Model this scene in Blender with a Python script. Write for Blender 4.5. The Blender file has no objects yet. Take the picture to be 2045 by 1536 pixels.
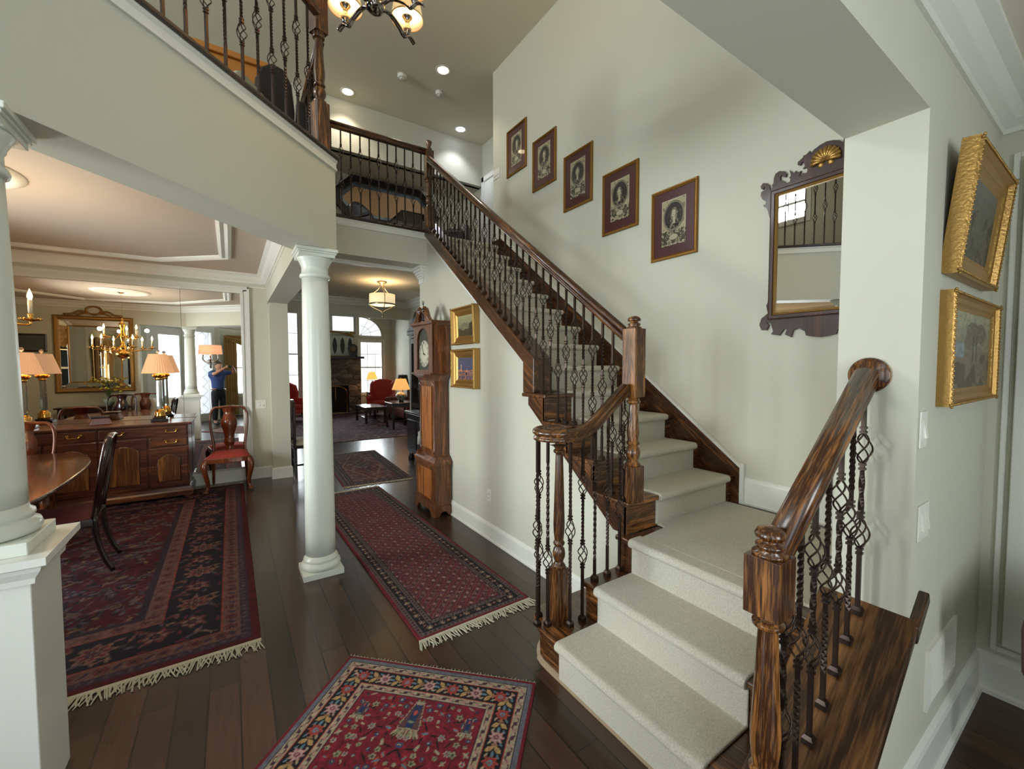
import bpy, bmesh, math, random
import numpy as np
from mathutils import Vector, Matrix
PI = math.pi
random.seed(4)
S = bpy.context.scene
COL = S.collection

# ------------------------------------------------------------------ camera
FPX, YAW, PITCH, ROLL = 842.9, 0.5878, 0.0438, 0.00156
cd = bpy.data.cameras.new('camera'); cam = bpy.data.objects.new('camera', cd); COL.objects.link(cam)
cd.sensor_fit = 'HORIZONTAL'; cd.sensor_width = 36.0; cd.lens = FPX * 36.0 / 2045.0
cd.clip_start = 0.02; cd.clip_end = 200
f = Vector((math.sin(YAW) * math.cos(PITCH), math.cos(YAW) * math.cos(PITCH), -math.sin(PITCH)))
rt = Vector((math.cos(YAW), -math.sin(YAW), 0)); dn = f.cross(rt)
r2 = rt * math.cos(ROLL) + dn * math.sin(ROLL); d2 = dn * math.cos(ROLL) - rt * math.sin(ROLL)
cam.matrix_world = Matrix(((r2.x, -d2.x, -f.x, 0), (r2.y, -d2.y, -f.y, 0), (r2.z, -d2.z, -f.z, 1.6), (0, 0, 0, 1)))
S.camera = cam

# ------------------------------------------------------------------ world and exposure
S.view_settings.view_transform = 'Standard'; S.view_settings.look = 'None'
S.view_settings.gamma = 1.0; S.view_settings.exposure = 0.05
try: S.view_settings.use_curve_mapping = False
except Exception: pass
S.cycles.use_denoising = True
S.cycles.max_bounces = 8; S.cycles.diffuse_bounces = 5; S.cycles.glossy_bounces = 5
S.cycles.transmission_bounces = 6; S.cycles.transparent_max_bounces = 12
S.cycles.sample_clamp_indirect = 6.0
S.cycles.caustics_reflective = False; S.cycles.caustics_refractive = False
W = bpy.data.worlds.new('daylight'); S.world = W; W.use_nodes = True
bg = W.node_tree.nodes['Background']; bg.inputs[0].default_value = (0.86, 0.93, 1.0, 1); bg.inputs[1].default_value = 1.6

def area(name, loc, tgt, sx, sy, power, col=(1, 1, 1)):
    l = bpy.data.lights.new(name, 'AREA'); l.shape = 'RECTANGLE'; l.size = sx; l.size_y = sy
    l.energy = power; l.color = col
    o = bpy.data.objects.new(name, l); COL.objects.link(o); o.location = loc
    o.rotation_euler = (Vector(tgt) - Vector(loc)).to_track_quat('-Z', 'Y').to_euler()
    return o
def bulb(name, loc, power, col=(1, .72, .42), r=.03):
    l = bpy.data.lights.new(name, 'POINT'); l.energy = power; l.color = col; l.shadow_soft_size = r
    o = bpy.data.objects.new(name, l); COL.objects.link(o); o.location = loc
    return o
def spot(name, loc, power, col=(1, .86, .68), ang=1.9):
    l = bpy.data.lights.new(name, 'SPOT'); l.energy = power; l.color = col; l.spot_size = ang; l.spot_blend = .6; l.shadow_soft_size = .06
    o = bpy.data.objects.new(name, l); COL.objects.link(o); o.location = loc
    return o
DAY = (.88, .98, 1.0)
# daylight through the windows, each light just outside its glass
area('daylight_front_transom', (-1.30, -1.30, 4.25), (1.2, 1.2, 5.2), 2.3, 1.9, 36, DAY)
area('daylight_front_door', (-1.22, -1.22, 1.45), (1.0, 1.0, 1.2), 1.5, 2.2, 32, DAY)
area('added_foyer_side_light', (-2.75, 1.36, 1.55), (0, 1.5, 1.5), 1.25, 2.3, 112, DAY)  # unseen source, added so the stair is lit from the left
area('daylight_study_window', (.75, -3.0, 1.6), (.9, 0, 1.4), 1.5, 1.7, 105, DAY)
area('daylight_loft_window', (-3.75, 4.4, 4.9), (0, 4.0, 4.4), 1.5, 1.0, 400, DAY)
area('daylight_dining_window', (-3.8, 4.4, 1.6), (0, 4.6, 1.2), 2.0, 1.5, 430, DAY)
area('daylight_living_window', (4.25, 15.95, 2.0), (3.5, 10, 1.0), 1.0, 2.8, 130, DAY)
area('daylight_hall_window', (1.35, 15.95, 2.2), (2.0, 9, 1.0), 1.6, 2.6, 170, DAY)

# ------------------------------------------------------------------ materials
def lin(c):
    c = c / 255.0
    return c / 12.92 if c <= 0.04045 else ((c + 0.055) / 1.055) ** 2.4
def rgb(r, g, b): return (lin(r), lin(g), lin(b), 1)
MATS = {}
def mat(name, col, rough=.5, metal=0, coat=0, bump=None, emit=None, estr=0, spec=None, alpha=None):
    if name in MATS: return MATS[name]
    m = bpy.data.materials.new(name); m.use_nodes = True; nt = m.node_tree; b = nt.nodes['Principled BSDF']
    b.inputs['Base Color'].default_value = col; b.inputs['Roughness'].default_value = rough
    b.inputs['Metallic'].default_value = metal; b.inputs['Coat Weight'].default_value = coat
    if spec is not None: b.inputs['Specular IOR Level'].default_value = spec
    n = nt.nodes.new('ShaderNodeTexNoise'); tc = nt.nodes.new('ShaderNodeTexCoord')
    nt.links.new(tc.outputs['Object'], n.inputs['Vector'])
    sc, st = bump or (60, .02)
    n.inputs['Scale'].default_value = sc
    bp = nt.nodes.new('ShaderNodeBump'); bp.inputs['Strength'].default_value = st; bp.inputs['Distance'].default_value = .01
    nt.links.new(n.outputs['Fac'], bp.inputs['Height']); nt.links.new(bp.outputs['Normal'], b.inputs['Normal'])
    if emit:
        b.inputs['Emission Color'].default_value = emit; b.inputs['Emission Strength'].default_value = estr
    MATS[name] = m; return m
def wood(name, dark, light, axis=2, scale=1.0, rough=.3, coat=.4, ring=14, contrast=1.0, tilt=None):
    if name in MATS: return MATS[name]
    m = bpy.data.materials.new(name); m.use_nodes = True; nt = m.node_tree; b = nt.nodes['Principled BSDF']; L = nt.links.new
    tc = nt.nodes.new('ShaderNodeTexCoord'); mp = nt.nodes.new('ShaderNodeMapping')
    sc = [ring * scale] * 3; sc[axis] = ring * scale * .07
    mp.inputs['Scale'].default_value = sc; 
    if tilt:
        mr_ = nt.nodes.new('ShaderNodeMapping'); mr_.inputs['Rotation'].default_value = tilt; L(tc.outputs['Object'], mr_.inputs['Vector']); L(mr_.outputs[0], mp.inputs['Vector'])
    else: L(tc.outputs['Object'], mp.inputs['Vector'])
    n1 = nt.nodes.new('ShaderNodeTexNoise'); n1.inputs['Scale'].default_value = 1.0; n1.inputs['Detail'].default_value = 3; n1.inputs['Distortion'].default_value = .6
    L(mp.outputs[0], n1.inputs['Vector'])
    mul = nt.nodes.new('ShaderNodeMath'); mul.operation = 'MULTIPLY'; mul.inputs[1].default_value = 9 * contrast; L(n1.outputs['Fac'], mul.inputs[0])
    sn = nt.nodes.new('ShaderNodeMath'); sn.operation = 'SINE'; L(mul.outputs[0], sn.inputs[0])
    n2 = nt.nodes.new('ShaderNodeTexNoise'); n2.inputs['Scale'].default_value = 9; n2.inputs['Detail'].default_value = 6; L(mp.outputs[0], n2.inputs['Vector'])
    ad = nt.nodes.new('ShaderNodeMath'); ad.operation = 'MULTIPLY_ADD'; ad.inputs[1].default_value = .28; L(sn.outputs[0], ad.inputs[0]); L(n2.outputs['Fac'], ad.inputs[2])
    cr = nt.nodes.new('ShaderNodeValToRGB'); cr.color_ramp.elements[0].position = .22; cr.color_ramp.elements[0].color = dark
    cr.color_ramp.elements[1].position = .72; cr.color_ramp.elements[1].color = light
    L(ad.outputs[0], cr.inputs[0]); L(cr.outputs[0], b.inputs['Base Color'])
    bp = nt.nodes.new('ShaderNodeBump'); bp.inputs['Strength'].default_value = .12; bp.inputs['Distance'].default_value = .002
    L(ad.outputs[0], bp.inputs['Height']); L(bp.outputs[0], b.inputs['Normal'])
    b.inputs['Roughness'].default_value = rough; b.inputs['Coat Weight'].default_value = coat; b.inputs['Coat Roughness'].default_value = .12
    MATS[name] = m; return m
def glass_pane():
    if 'window_glass' in MATS: return MATS['window_glass']
    m = bpy.data.materials.new('window_glass'); m.use_nodes = True; nt = m.node_tree; nt.nodes.clear(); L = nt.links.new
    o = nt.nodes.new('ShaderNodeOutputMaterial'); mx = nt.nodes.new('ShaderNodeMixShader'); t = nt.nodes.new('ShaderNodeBsdfTransparent')
    g = nt.nodes.new('ShaderNodeBsdfGlossy'); g.inputs['Roughness'].default_value = .02; fr = nt.nodes.new('ShaderNodeFresnel'); fr.inputs[0].default_value = 1.45
    L(fr.outputs[0], mx.inputs[0]); L(t.outputs[0], mx.inputs[1]); L(g.outputs[0], mx.inputs[2]); L(mx.outputs[0], o.inputs[0])
    MATS['window_glass'] = m; return m
def shade_mat(name, col, strength):
    """pleated silk shade lit by its own bulb"""
    if name in MATS: return MATS[name]
    m = bpy.data.materials.new(name); m.use_nodes = True; nt = m.node_tree; b = nt.nodes['Principled BSDF']
    b.inputs['Base Color'].default_value = col; b.inputs['Roughness'].default_value = .8
    b.inputs['Emission Color'].default_value = col; b.inputs['Emission Strength'].default_value = strength
    MATS[name] = m; return m
def attr_mat(name, rough=.9, bump=(900, .5, .002), coat=0, spec=.3):
    if name in MATS: return MATS[name]
    m = bpy.data.materials.new(name); m.use_nodes = True; nt = m.node_tree; b = nt.nodes['Principled BSDF']; L = nt.links.new
    a = nt.nodes.new('ShaderNodeAttribute'); a.attribute_name = 'Col'; tc = nt.nodes.new('ShaderNodeTexCoord')
    n = nt.nodes.new('ShaderNodeTexNoise'); n.inputs['Scale'].default_value = bump[0]; L(tc.outputs['Object'], n.inputs['Vector'])
    hs = nt.nodes.new('ShaderNodeHueSaturation'); mr = nt.nodes.new('ShaderNodeMapRange'); mr.inputs[3].default_value = .8; mr.inputs[4].default_value = 1.2
    L(n.outputs['Fac'], mr.inputs[0]); L(mr.outputs[0], hs.inputs['Value']); L(a.outputs['Color'], hs.inputs['Color']); L(hs.outputs[0], b.inputs['Base Color'])
    bp = nt.nodes.new('ShaderNodeBump'); bp.inputs['Strength'].default_value = bump[1]; bp.inputs['Distance'].default_value = bump[2]
    L(n.outputs['Fac'], bp.inputs['Height']); L(bp.outputs[0], b.inputs['Normal'])
    b.inputs['Roughness'].default_value = rough; b.inputs['Coat Weight'].default_value = coat; b.inputs['Specular IOR Level'].default_value = spec
    MATS[name] = m; return m

M_WALL = mat('greige_paint', rgb(202, 201, 184), .75, bump=(180, .03))
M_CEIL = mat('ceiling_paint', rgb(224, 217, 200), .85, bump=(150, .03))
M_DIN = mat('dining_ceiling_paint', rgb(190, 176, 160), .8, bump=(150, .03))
M_TRIM = mat('white_trim_paint', rgb(226, 226, 218), .35, bump=(40, .01))
M_COLM = mat('white_column_paint', rgb(222, 226, 216), .28, bump=(20, .01))
M_OAK = wood('stained_oak', rgb(58, 30, 11), rgb(184, 122, 62), 2, 1.6)
M_OAKX = wood('stained_oak_rail', rgb(56, 29, 11), rgb(172, 112, 55), 0, 1.6)
M_OAKY = wood('stained_oak_along', rgb(52, 27, 11), rgb(152, 96, 48), 1, 1.6)
TH_ = math.atan(.755)
M_OAKXS = wood('stained_oak_sloped_rail', rgb(56, 29, 11), rgb(180, 118, 60), 0, 1.6, tilt=(0, TH_, 0))
M_OAKXC = wood('dark_stained_oak_cap', rgb(42, 24, 12), rgb(122, 82, 44), 0, 1.0, tilt=(0, math.atan(.78), 0))
M_OAKYS = wood('stained_oak_sloped_along', rgb(48, 25, 10), rgb(142, 88, 42), 1, 1.6, tilt=(-TH_, 0, 0))
M_DKOAK = wood('dark_oak', rgb(32, 16, 8), rgb(78, 42, 20), 1, 1.6)
M_MAHOG = wood('mahogany', rgb(66, 30, 14), rgb(134, 76, 38), 0, .6, .3, .2)
M_TABLE = wood('polished_tabletop', rgb(70, 34, 18), rgb(128, 76, 42), 1, .5, .12, .6)
M_MAHOGV = wood('mahogany_panel', rgb(84, 46, 18), rgb(168, 110, 54), 2, .6, .28, .5)
M_MAHLT = wood('light_mahogany', rgb(98, 44, 16), rgb(152, 80, 34), 2, .5, .28, .5)
M_FRET = wood('fretwork_mahogany', rgb(52, 26, 20), rgb(92, 48, 34), 2, .6, .5, .08)
M_MAHDK = wood('dark_mahogany', rgb(26, 9, 8), rgb(62, 26, 20), 2, .6, .22, .6)
M_CHERRY = wood('clock_cherry', rgb(86, 46, 20), rgb(160, 98, 50), 2, .8, .32, .4)
M_BURL = wood('clock_burl', rgb(96, 48, 16), rgb(178, 108, 52), 2, 2.2, .3, .4, 9, 1.6)
M_IRON = mat('oiled_bronze_iron', rgb(62, 48, 42), .33, .75, bump=(30, .02))
M_BRASS = mat('polished_brass', rgb(226, 172, 84), .16, 1.0, bump=(20, .01))
M_GILT = mat('gilt_frame', rgb(176, 138, 78), .4, .8, bump=(90, .25))
M_GILTD = mat('dull_gilt', rgb(146, 104, 46), .42, .6, bump=(90, .25))
M_CHROME = mat('dark_chrome', rgb(150, 145, 142), .08, 1.0)
M_MIRROR = mat('silvered_mirror', (.93, .94, .93, 1), .0, 1.0, bump=(1, .0))
M_CARPET = mat('cream_carpet', rgb(228, 222, 204), .98, bump=(420, .9), spec=.1)
def speckle(m, scale, lo, hi):
    nt = m.node_tree; p = nt.nodes['Principled BSDF']; n = nt.nodes.new('ShaderNodeTexNoise'); n.inputs['Scale'].default_value = scale; n.inputs['Detail'].default_value = 4
    tc = nt.nodes.new('ShaderNodeTexCoord'); mr = nt.nodes.new('ShaderNodeMapRange'); mr.inputs[1].default_value = .3; mr.inputs[2].default_value = .7; mr.inputs[3].default_value = lo; mr.inputs[4].default_value = hi
    hs = nt.nodes.new('ShaderNodeHueSaturation'); hs.inputs['Color'].default_value = p.inputs['Base Color'].default_value
    nt.links.new(tc.outputs['Object'], n.inputs['Vector']); nt.links.new(n.outputs['Fac'], mr.inputs[0]); nt.links.new(mr.outputs[0], hs.inputs['Value']); nt.links.new(hs.outputs[0], p.inputs['Base Color'])
speckle(M_CARPET, 170, .84, 1.12)
M_FRINGE = mat('cotton_fringe', rgb(186, 180, 158), .95, bump=(300, .4))
M_RED = mat('red_damask', rgb(150, 46, 34), .75, bump=(160, .3))
M_CORAL = mat('coral_upholstery', rgb(196, 66, 58), .8, bump=(160, .2))
M_BLACK = mat('black_lacquer', rgb(20, 18, 20), .22, coat=.4)
M_LEATHER = mat('black_leather', rgb(22, 22, 26), .42, bump=(120, .1))
M_STONE = mat('field_stone', rgb(110, 98, 88), .85, bump=(12, .5))
M_WHITEP = mat('switch_plastic', rgb(228, 226, 216), .35)
M_BLACKV = mat('firebox_black', rgb(10, 9, 9), .9)

def floor_material():
    m = bpy.data.materials.new('dark_hardwood_planks'); m.use_nodes = True; nt = m.node_tree; b = nt.nodes['Principled BSDF']; L = nt.links.new
    tc = nt.nodes.new('ShaderNodeTexCoord'); mp = nt.nodes.new('ShaderNodeMapping'); mp.inputs['Rotation'].default_value = (0, 0, PI / 2)
    L(tc.outputs['Object'], mp.inputs['Vector'])
    br = nt.nodes.new('ShaderNodeTexBrick'); br.offset = .37; br.inputs['Scale'].default_value = 1; br.inputs['Brick Width'].default_value = 1.25
    br.inputs['Row Height'].default_value = .127; br.inputs['Mortar Size'].default_value = .0036; br.inputs['Mortar Smooth'].default_value = .2; br.inputs['Bias'].default_value = 0
    br.inputs['Color1'].default_value = rgb(74, 49, 34); br.inputs['Color2'].default_value = rgb(42, 28, 21); br.inputs['Mortar'].default_value = rgb(14, 9, 7)
    L(mp.outputs[0], br.inputs['Vector'])
    mp2 = nt.nodes.new('ShaderNodeMapping'); mp2.inputs['Scale'].default_value = (60, 3.5, 1); L(tc.outputs['Object'], mp2.inputs['Vector'])
    n = nt.nodes.new('ShaderNodeTexNoise'); n.inputs['Scale'].default_value = 1; n.inputs['Detail'].default_value = 5; L(mp2.outputs[0], n.inputs['Vector'])
    mr = nt.nodes.new('ShaderNodeMapRange'); mr.inputs[3].default_value = .62; mr.inputs[4].default_value = 1.35; L(n.outputs['Fac'], mr.inputs[0])
    hs = nt.nodes.new('ShaderNodeHueSaturation'); L(br.outputs['Color'], hs.inputs['Color']); L(mr.outputs[0], hs.inputs['Value']); L(hs.outputs[0], b.inputs['Base Color'])
    n3 = nt.nodes.new('ShaderNodeTexNoise'); n3.inputs['Scale'].default_value = 1; mp3 = nt.nodes.new('ShaderNodeMapping'); mp3.inputs['Scale'].default_value = (14, 1.6, 1)
    L(tc.outputs['Object'], mp3.inputs['Vector']); L(mp3.outputs[0], n3.inputs['Vector'])
    sb = nt.nodes.new('ShaderNodeMath'); sb.operation = 'MULTIPLY_ADD'; sb.inputs[1].default_value = -1.2; L(br.outputs['Fac'], sb.inputs[0]); L(n3.outputs['Fac'], sb.inputs[2])
    bp = nt.nodes.new('ShaderNodeBump'); bp.inputs['Strength'].default_value = .16; bp.inputs['Distance'].default_value = .003; L(sb.outputs[0], bp.inputs['Height']); L(bp.outputs[0], b.inputs['Normal'])
    b.inputs['Roughness'].default_value = .27; b.inputs['Coat Weight'].default_value = .15; b.inputs['Coat Roughness'].default_value = .15
    return m
M_FLOOR = floor_material()

# ------------------------------------------------------------------ mesh builder
class MB:
    def __init__(s): s.v = []; s.f = []; s.sm = []
    def add(s, vs, fs, sm=False):
        k = len(s.v); s.v += [tuple(v) for v in vs]
        for q in fs: s.f.append([i + k for i in q]); s.sm.append(sm)
        return s
    def box(s, x0, y0, z0, x1, y1, z1):
        v = [(x0, y0, z0), (x1, y0, z0), (x1, y1, z0), (x0, y1, z0), (x0, y0, z1), (x1, y0, z1), (x1, y1, z1), (x0, y1, z1)]
        return s.add(v, [(0, 3, 2, 1), (4, 5, 6, 7), (0, 1, 5, 4), (1, 2, 6, 5), (2, 3, 7, 6), (3, 0, 4, 7)])
    def cbox(s, c, d): return s.box(c[0] - d[0] / 2, c[1] - d[1] / 2, c[2] - d[2] / 2, c[0] + d[0] / 2, c[1] + d[1] / 2, c[2] + d[2] / 2)
    def ext(s, pts, o, u, w, n, d0, d1, sm=False):
        o, u, w, n = map(Vector, (o, u, w, n)); k = len(pts)
        a = [o + u * p[0] + w * p[1] + n * d0 for p in pts]; b = [o + u * p[0] + w * p[1] + n * d1 for p in pts]
        s.add(a + b, [list(range(k))[::-1], list(range(k, 2 * k))])
        return s.add(a + b, [(i, (i + 1) % k, k + (i + 1) % k, k + i) for i in range(k)], sm)
    def prism(s, pts, z0, z1): return s.ext(pts, (0, 0, 0), (1, 0, 0), (0, 1, 0), (0, 0, 1), z0, z1)
    def lathe(s, prof, c=(0, 0, 0), seg=20, M=None, sm=True, arc=None, cap=True):
        c = Vector(c); vs = []; fs = []; n = len(prof); full = arc is None; a0, a1 = (0, 2 * PI) if full else arc
        cols = seg if full else seg + 1
        for j in range(cols):
            a = a0 + (a1 - a0) * j / seg
            for (r, z) in prof:
                p = Vector((r * math.cos(a), r * math.sin(a), z))
                if M: p = M @ p
                vs.append(p + c)
        for j in range(seg):
            j2 = (j + 1) % cols
            for i in range(n - 1): fs.append((j * n + i, j2 * n + i, j2 * n + i + 1, j * n + i + 1))
        s.add(vs, fs, sm)
        if full and cap:
            if prof[0][0] > 1e-4: s.add([vs[j * n] for j in range(seg)], [list(range(seg))[::-1]])
            if prof[-1][0] > 1e-4: s.add([vs[j * n + n - 1] for j in range(seg)], [list(range(seg))])
        return s
    def tube(s, path, r, seg=8, closed=False, sm=True, flat=1.0, rot0=0):
        P = [Vector(p) for p in path]; n = len(P); R = r if isinstance(r, (list, tuple)) else [r] * n
        vs = []; fs = []; up = None
        for i in range(n):
            if closed: t = (P[(i + 1) % n] - P[i - 1])
            else: t = (P[min(i + 1, n - 1)] - P[max(i - 1, 0)])
            t.normalize()
            if up is None:
                up = Vector((0, 0, 1)) if abs(t.z) < .9 else Vector((1, 0, 0))
            sd = t.cross(up); sd.normalize(); up = sd.cross(t); up.normalize()
            for j in range(seg):
                a = 2 * PI * j / seg + rot0
                vs.append(P[i] + sd * (R[i] * math.cos(a)) + up * (R[i] * flat * math.sin(a)))
        m = n if closed else n - 1
        for i in range(m):
            i2 = (i + 1) % n
            for j in range(seg): fs.append((i * seg + j, i * seg + (j + 1) % seg, i2 * seg + (j + 1) % seg, i2 * seg + j))
        s.add(vs, fs, sm)
        if not closed: s.add(vs[:seg] + vs[-seg:], [list(range(seg)), list(range(seg, 2 * seg))[::-1]])
        return s
    def sweep(s, prof, path, closed=False, up=(0, 0, 1), sm=False, flip=False):
        """closed profile (side, up) carried along a path with mitred corners"""
        P = [Vector(p) for p in path]; n = len(P); up = Vector(up); k = len(prof); vs = []; fs = []
        for i in range(n):
            if closed: a = (P[i] - P[i - 1]).normalized(); b = (P[(i + 1) % n] - P[i]).normalized()
            else:
                a = (P[i] - P[i - 1]).normalized() if i else (P[1] - P[0]).normalized()
                b = (P[i + 1] - P[i]).normalized() if i < n - 1 else a
            t = (a + b).normalized(); sd = t.cross(up).normalized(); u2 = sd.cross(t).normalized()
            m = 1 / max(.35, math.sqrt(max(.01, (1 + a.dot(b)) / 2)))
            for (x, z) in prof: vs.append(P[i] + sd * (x * m) + u2 * z)
        for i in range(n if closed else n - 1):
            i2 = (i + 1) % n
            for j in range(k): fs.append((i * k + j, i2 * k + j, i2 * k + (j + 1) % k, i * k + (j + 1) % k))
        s.add(vs, fs, sm)
        if not closed: s.add(vs[:k] + vs[-k:], [list(range(k)), list(range(k, 2 * k))[::-1]])
        return s
    def ball(s, c, r, seg=14, sc=(1, 1, 1)):
        n = max(5, seg // 2); prof = [(max(1e-5, r * math.sin(PI * i / n)), -r * math.cos(PI * i / n)) for i in range(n + 1)]
        return s.lathe(prof, c, seg, Matrix.Diagonal(Vector(sc)), cap=False)
    def grid(s, fn, nu, nv, sm=True):
        vs = [fn(i / nu, j / nv) for i in range(nu + 1) for j in range(nv + 1)]
        fs = [(i * (nv + 1) + j, (i + 1) * (nv + 1) + j, (i + 1) * (nv + 1) + j + 1, i * (nv + 1) + j + 1) for i in range(nu) for j in range(nv)]
        return s.add(vs, fs, sm)
    def xf(s, M):
        s.v = [tuple(M @ Vector(v)) for v in s.v]; return s
    def build(s, name, m, parent=None, bevel=0, world=False, seg=2, solid=0, fix=True):
        me = bpy.data.meshes.new(name); me.from_pydata(s.v, [], s.f); me.update()
        me.polygons.foreach_set('use_smooth', s.sm)
        if fix:
            b = bmesh.new(); b.from_mesh(me); bmesh.ops.remove_doubles(b, verts=b.verts, dist=1e-5); bmesh.ops.recalc_face_normals(b, faces=b.faces); b.to_mesh(me); b.free()
        me.materials.append(m); o = bpy.data.objects.new(name, me); COL.objects.link(o)
        if parent is not None:
            o.parent = parent
            if world: o.matrix_parent_inverse = root_matrix(parent).inverted()
        if solid:
            md = o.modifiers.new('solid', 'SOLIDIFY'); md.thickness = solid; md.offset = 0
        if bevel:
            md = o.modifiers.new('bevel', 'BEVEL'); md.width = bevel; md.segments = seg; md.limit_method = 'ANGLE'; md.angle_limit = .6
        return o
def root_matrix(p):
    m = p.matrix_parent_inverse @ p.matrix_basis
    return m if p.parent is None else root_matrix(p.parent) @ m
def tag(o, label, cat, group=None):
    o['label'] = label; o['category'] = cat
    if group: o['group'] = group
    return o
def thing(name, label, cat, loc=(0, 0, 0), rz=0, group=None):
    o = bpy.data.objects.new(name, None); COL.objects.link(o); o.location = loc; o.rotation_euler = (0, 0, rz); o.empty_display_size = .05
    return tag(o, label, cat, group)
def struct(name, mb, m, bevel=0):
    o = mb.build(name, m, bevel=bevel); o['kind'] = 'structure'; return o
def dup(root, loc, rz=None, label=None, group=None):
    def cp(o, par):
        c = o.copy(); COL.objects.link(c)
        if par is not None: c.parent = par
        for ch in list(KIDS.get(o.name, [])) or [x for x in o.children]: cp(ch, c)
        return c
    r = cp(root, None); r.location = loc
    if rz is not None: r.rotation_euler = (0, 0, rz)
    if label: r['label'] = label
    if group: r['group'] = group
    return r
KIDS = {}
def arc(cx, cy, r, a0, a1, n, z=None):
    out = []
    for i in range(n + 1):
        a = a0 + (a1 - a0) * i / n; p = (cx + r * math.cos(a), cy + r * math.sin(a))
        out.append(p if z is None else p + (z,))
    return out
def spline(pts, n=8):
    P = [Vector(p) for p in pts]; P = [P[0] * 2 - P[1]] + P + [P[-1] * 2 - P[-2]]; out = []
    for i in range(1, len(P) - 2):
        for k in range(n):
            t = k / n; a, b, c, d = P[i - 1:i + 3]
            out.append(.5 * ((2 * b) + (c - a) * t + (2 * a - 5 * b + 4 * c - d) * t * t + (3 * b - a - 3 * c + d) * t ** 3))
    out.append(P[-2]); return out

# ================================================================== STRUCTURE
XH, XW, YB, ZC = 1.96, 3.08, 4.75, 5.59          # hall wall, stair wall, loft edge, upper ceiling
Z2 = 3.17                                        # upper floor level
struct('floor', MB().box(-4.5, -3.6, -.12, 6.4, 17, 0), M_FLOOR)
# hall wall under the stair: outline follows the underside of the flight
def nose_y(k): return 1.645 + .262 * (k - 1)
def nose_z(k): return .6 + .1977 * k
pts = [(1.70, 0), (4.98, 0), (4.98, Z2), (4.80, Z2 - .01), (2.74, 1.60), (2.66, 1.36), (1.86, .72), (1.70, .55)]
struct('wall_hall', MB().ext(pts, (XH, 0, 0), (0, 1, 0), (0, 0, 1), (1, 0, 0), 0, .13), M_WALL)
struct('wall_stair', MB().box(XW, .64, 0, XW + .14, 5.08, ZC), M_WALL)
struct('wall_front_right', MB().ext([(1.92, 0), (3.21, 0), (3.21, 2.86), (.35, 2.86), (.35, 2.44), (1.92, 2.44)], (0, .42, 0), (1, 0, 0), (0, 0, 1), (0, 1, 0), 0, .23), M_WALL)
struct('wall_stair_curb', MB().ext([(1.27, 0), (1.92, 0), (1.92, .70), (1.27, .20)], (0, .42, 0), (1, 0, 0), (0, 0, 1), (0, 1, 0), 0, .21), M_WALL)
struct('wall_header_diagonal', MB().prism([(-.62, 2.15), (.70, 3.47), (.70, 3.58), (.45, 3.60), (-.78, 2.37), (-.78, 2.15)], 2.47, Z2 - .01), M_WALL)
struct('wall_header_dining', MB().prism([(-3.5, 2.15), (-.78, 2.15), (-.78, 2.37), (-3.5, 2.37)], 2.47, Z2 - .01), M_WALL)
struct('wall_header_side', MB().box(.45, 3.6, 2.49, .70, 7.0, Z2 - .01), M_WALL)
struct('wall_header_loft', MB().box(.70, YB, 2.79, XH, 5.06, Z2 - .01), M_WALL)
struct('wall_pier', MB().box(.47, 6.82, 0, .70, 7.02, 2.5), M_WALL)
struct('wall_dining_back', MB().box(-3.5, 7.0, 0, .62, 7.14, 2.9), M_WALL)
# dining left wall with a window opening
mb = MB().box(-3.64, 2.15, 0, -3.5, 3.55, 2.9).box(-3.64, 5.25, 0, -3.5, 7.14, 2.9).box(-3.64, 3.55, 0, -3.5, 5.25, .75).box(-3.64, 3.55, 2.4, -3.5, 5.25, 2.9)
struct('wall_dining_left', mb, M_WALL)
struct('wall_dining_front', MB().box(-3.5, 2.15, 0, -1.56, 2.37, 2.47), M_WALL)
struct('wall_half', MB().box(-1.56, 2.17, 0, -.886, 2.35, .93), M_TRIM, .004)
# upper floor slab and ceilings
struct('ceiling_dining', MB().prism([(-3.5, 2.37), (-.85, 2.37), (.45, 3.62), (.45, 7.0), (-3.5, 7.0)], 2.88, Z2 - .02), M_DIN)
struct('ceiling_hall', MB().prism([(.70, 5.06), (XH, 5.06), (XH, 4.98), (XW, 4.98), (XW, 8.5), (-1.2, 8.5), (-1.2, 7.14), (.70, 7.14)], 2.9, Z2 - .02), M_CEIL)
struct('floor_loft', MB().prism([(-3.5, 2.2), (-.65, 2.2), (.65, 3.5), (.68, 4.8), (XW, 4.8), (7.0, 4.8), (7.0, 8.4), (-3.5, 8.4)], Z2 - .02, Z2), M_FLOOR)
struct('ceiling', MB().box(-3.9, -2.7, ZC, 7.1, 9.0, ZC + .1), M_CEIL)
struct('ceiling_study', MB().prism([(.62, -2.74), (3.21, -2.74), (3.21, .42), (.62, .42)], 2.80, 2.95), M_CEIL)
struct('wall_stair_near', MB().box(.62, .50, 2.865, 3.21, .65, ZC), M_WALL)
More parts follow.
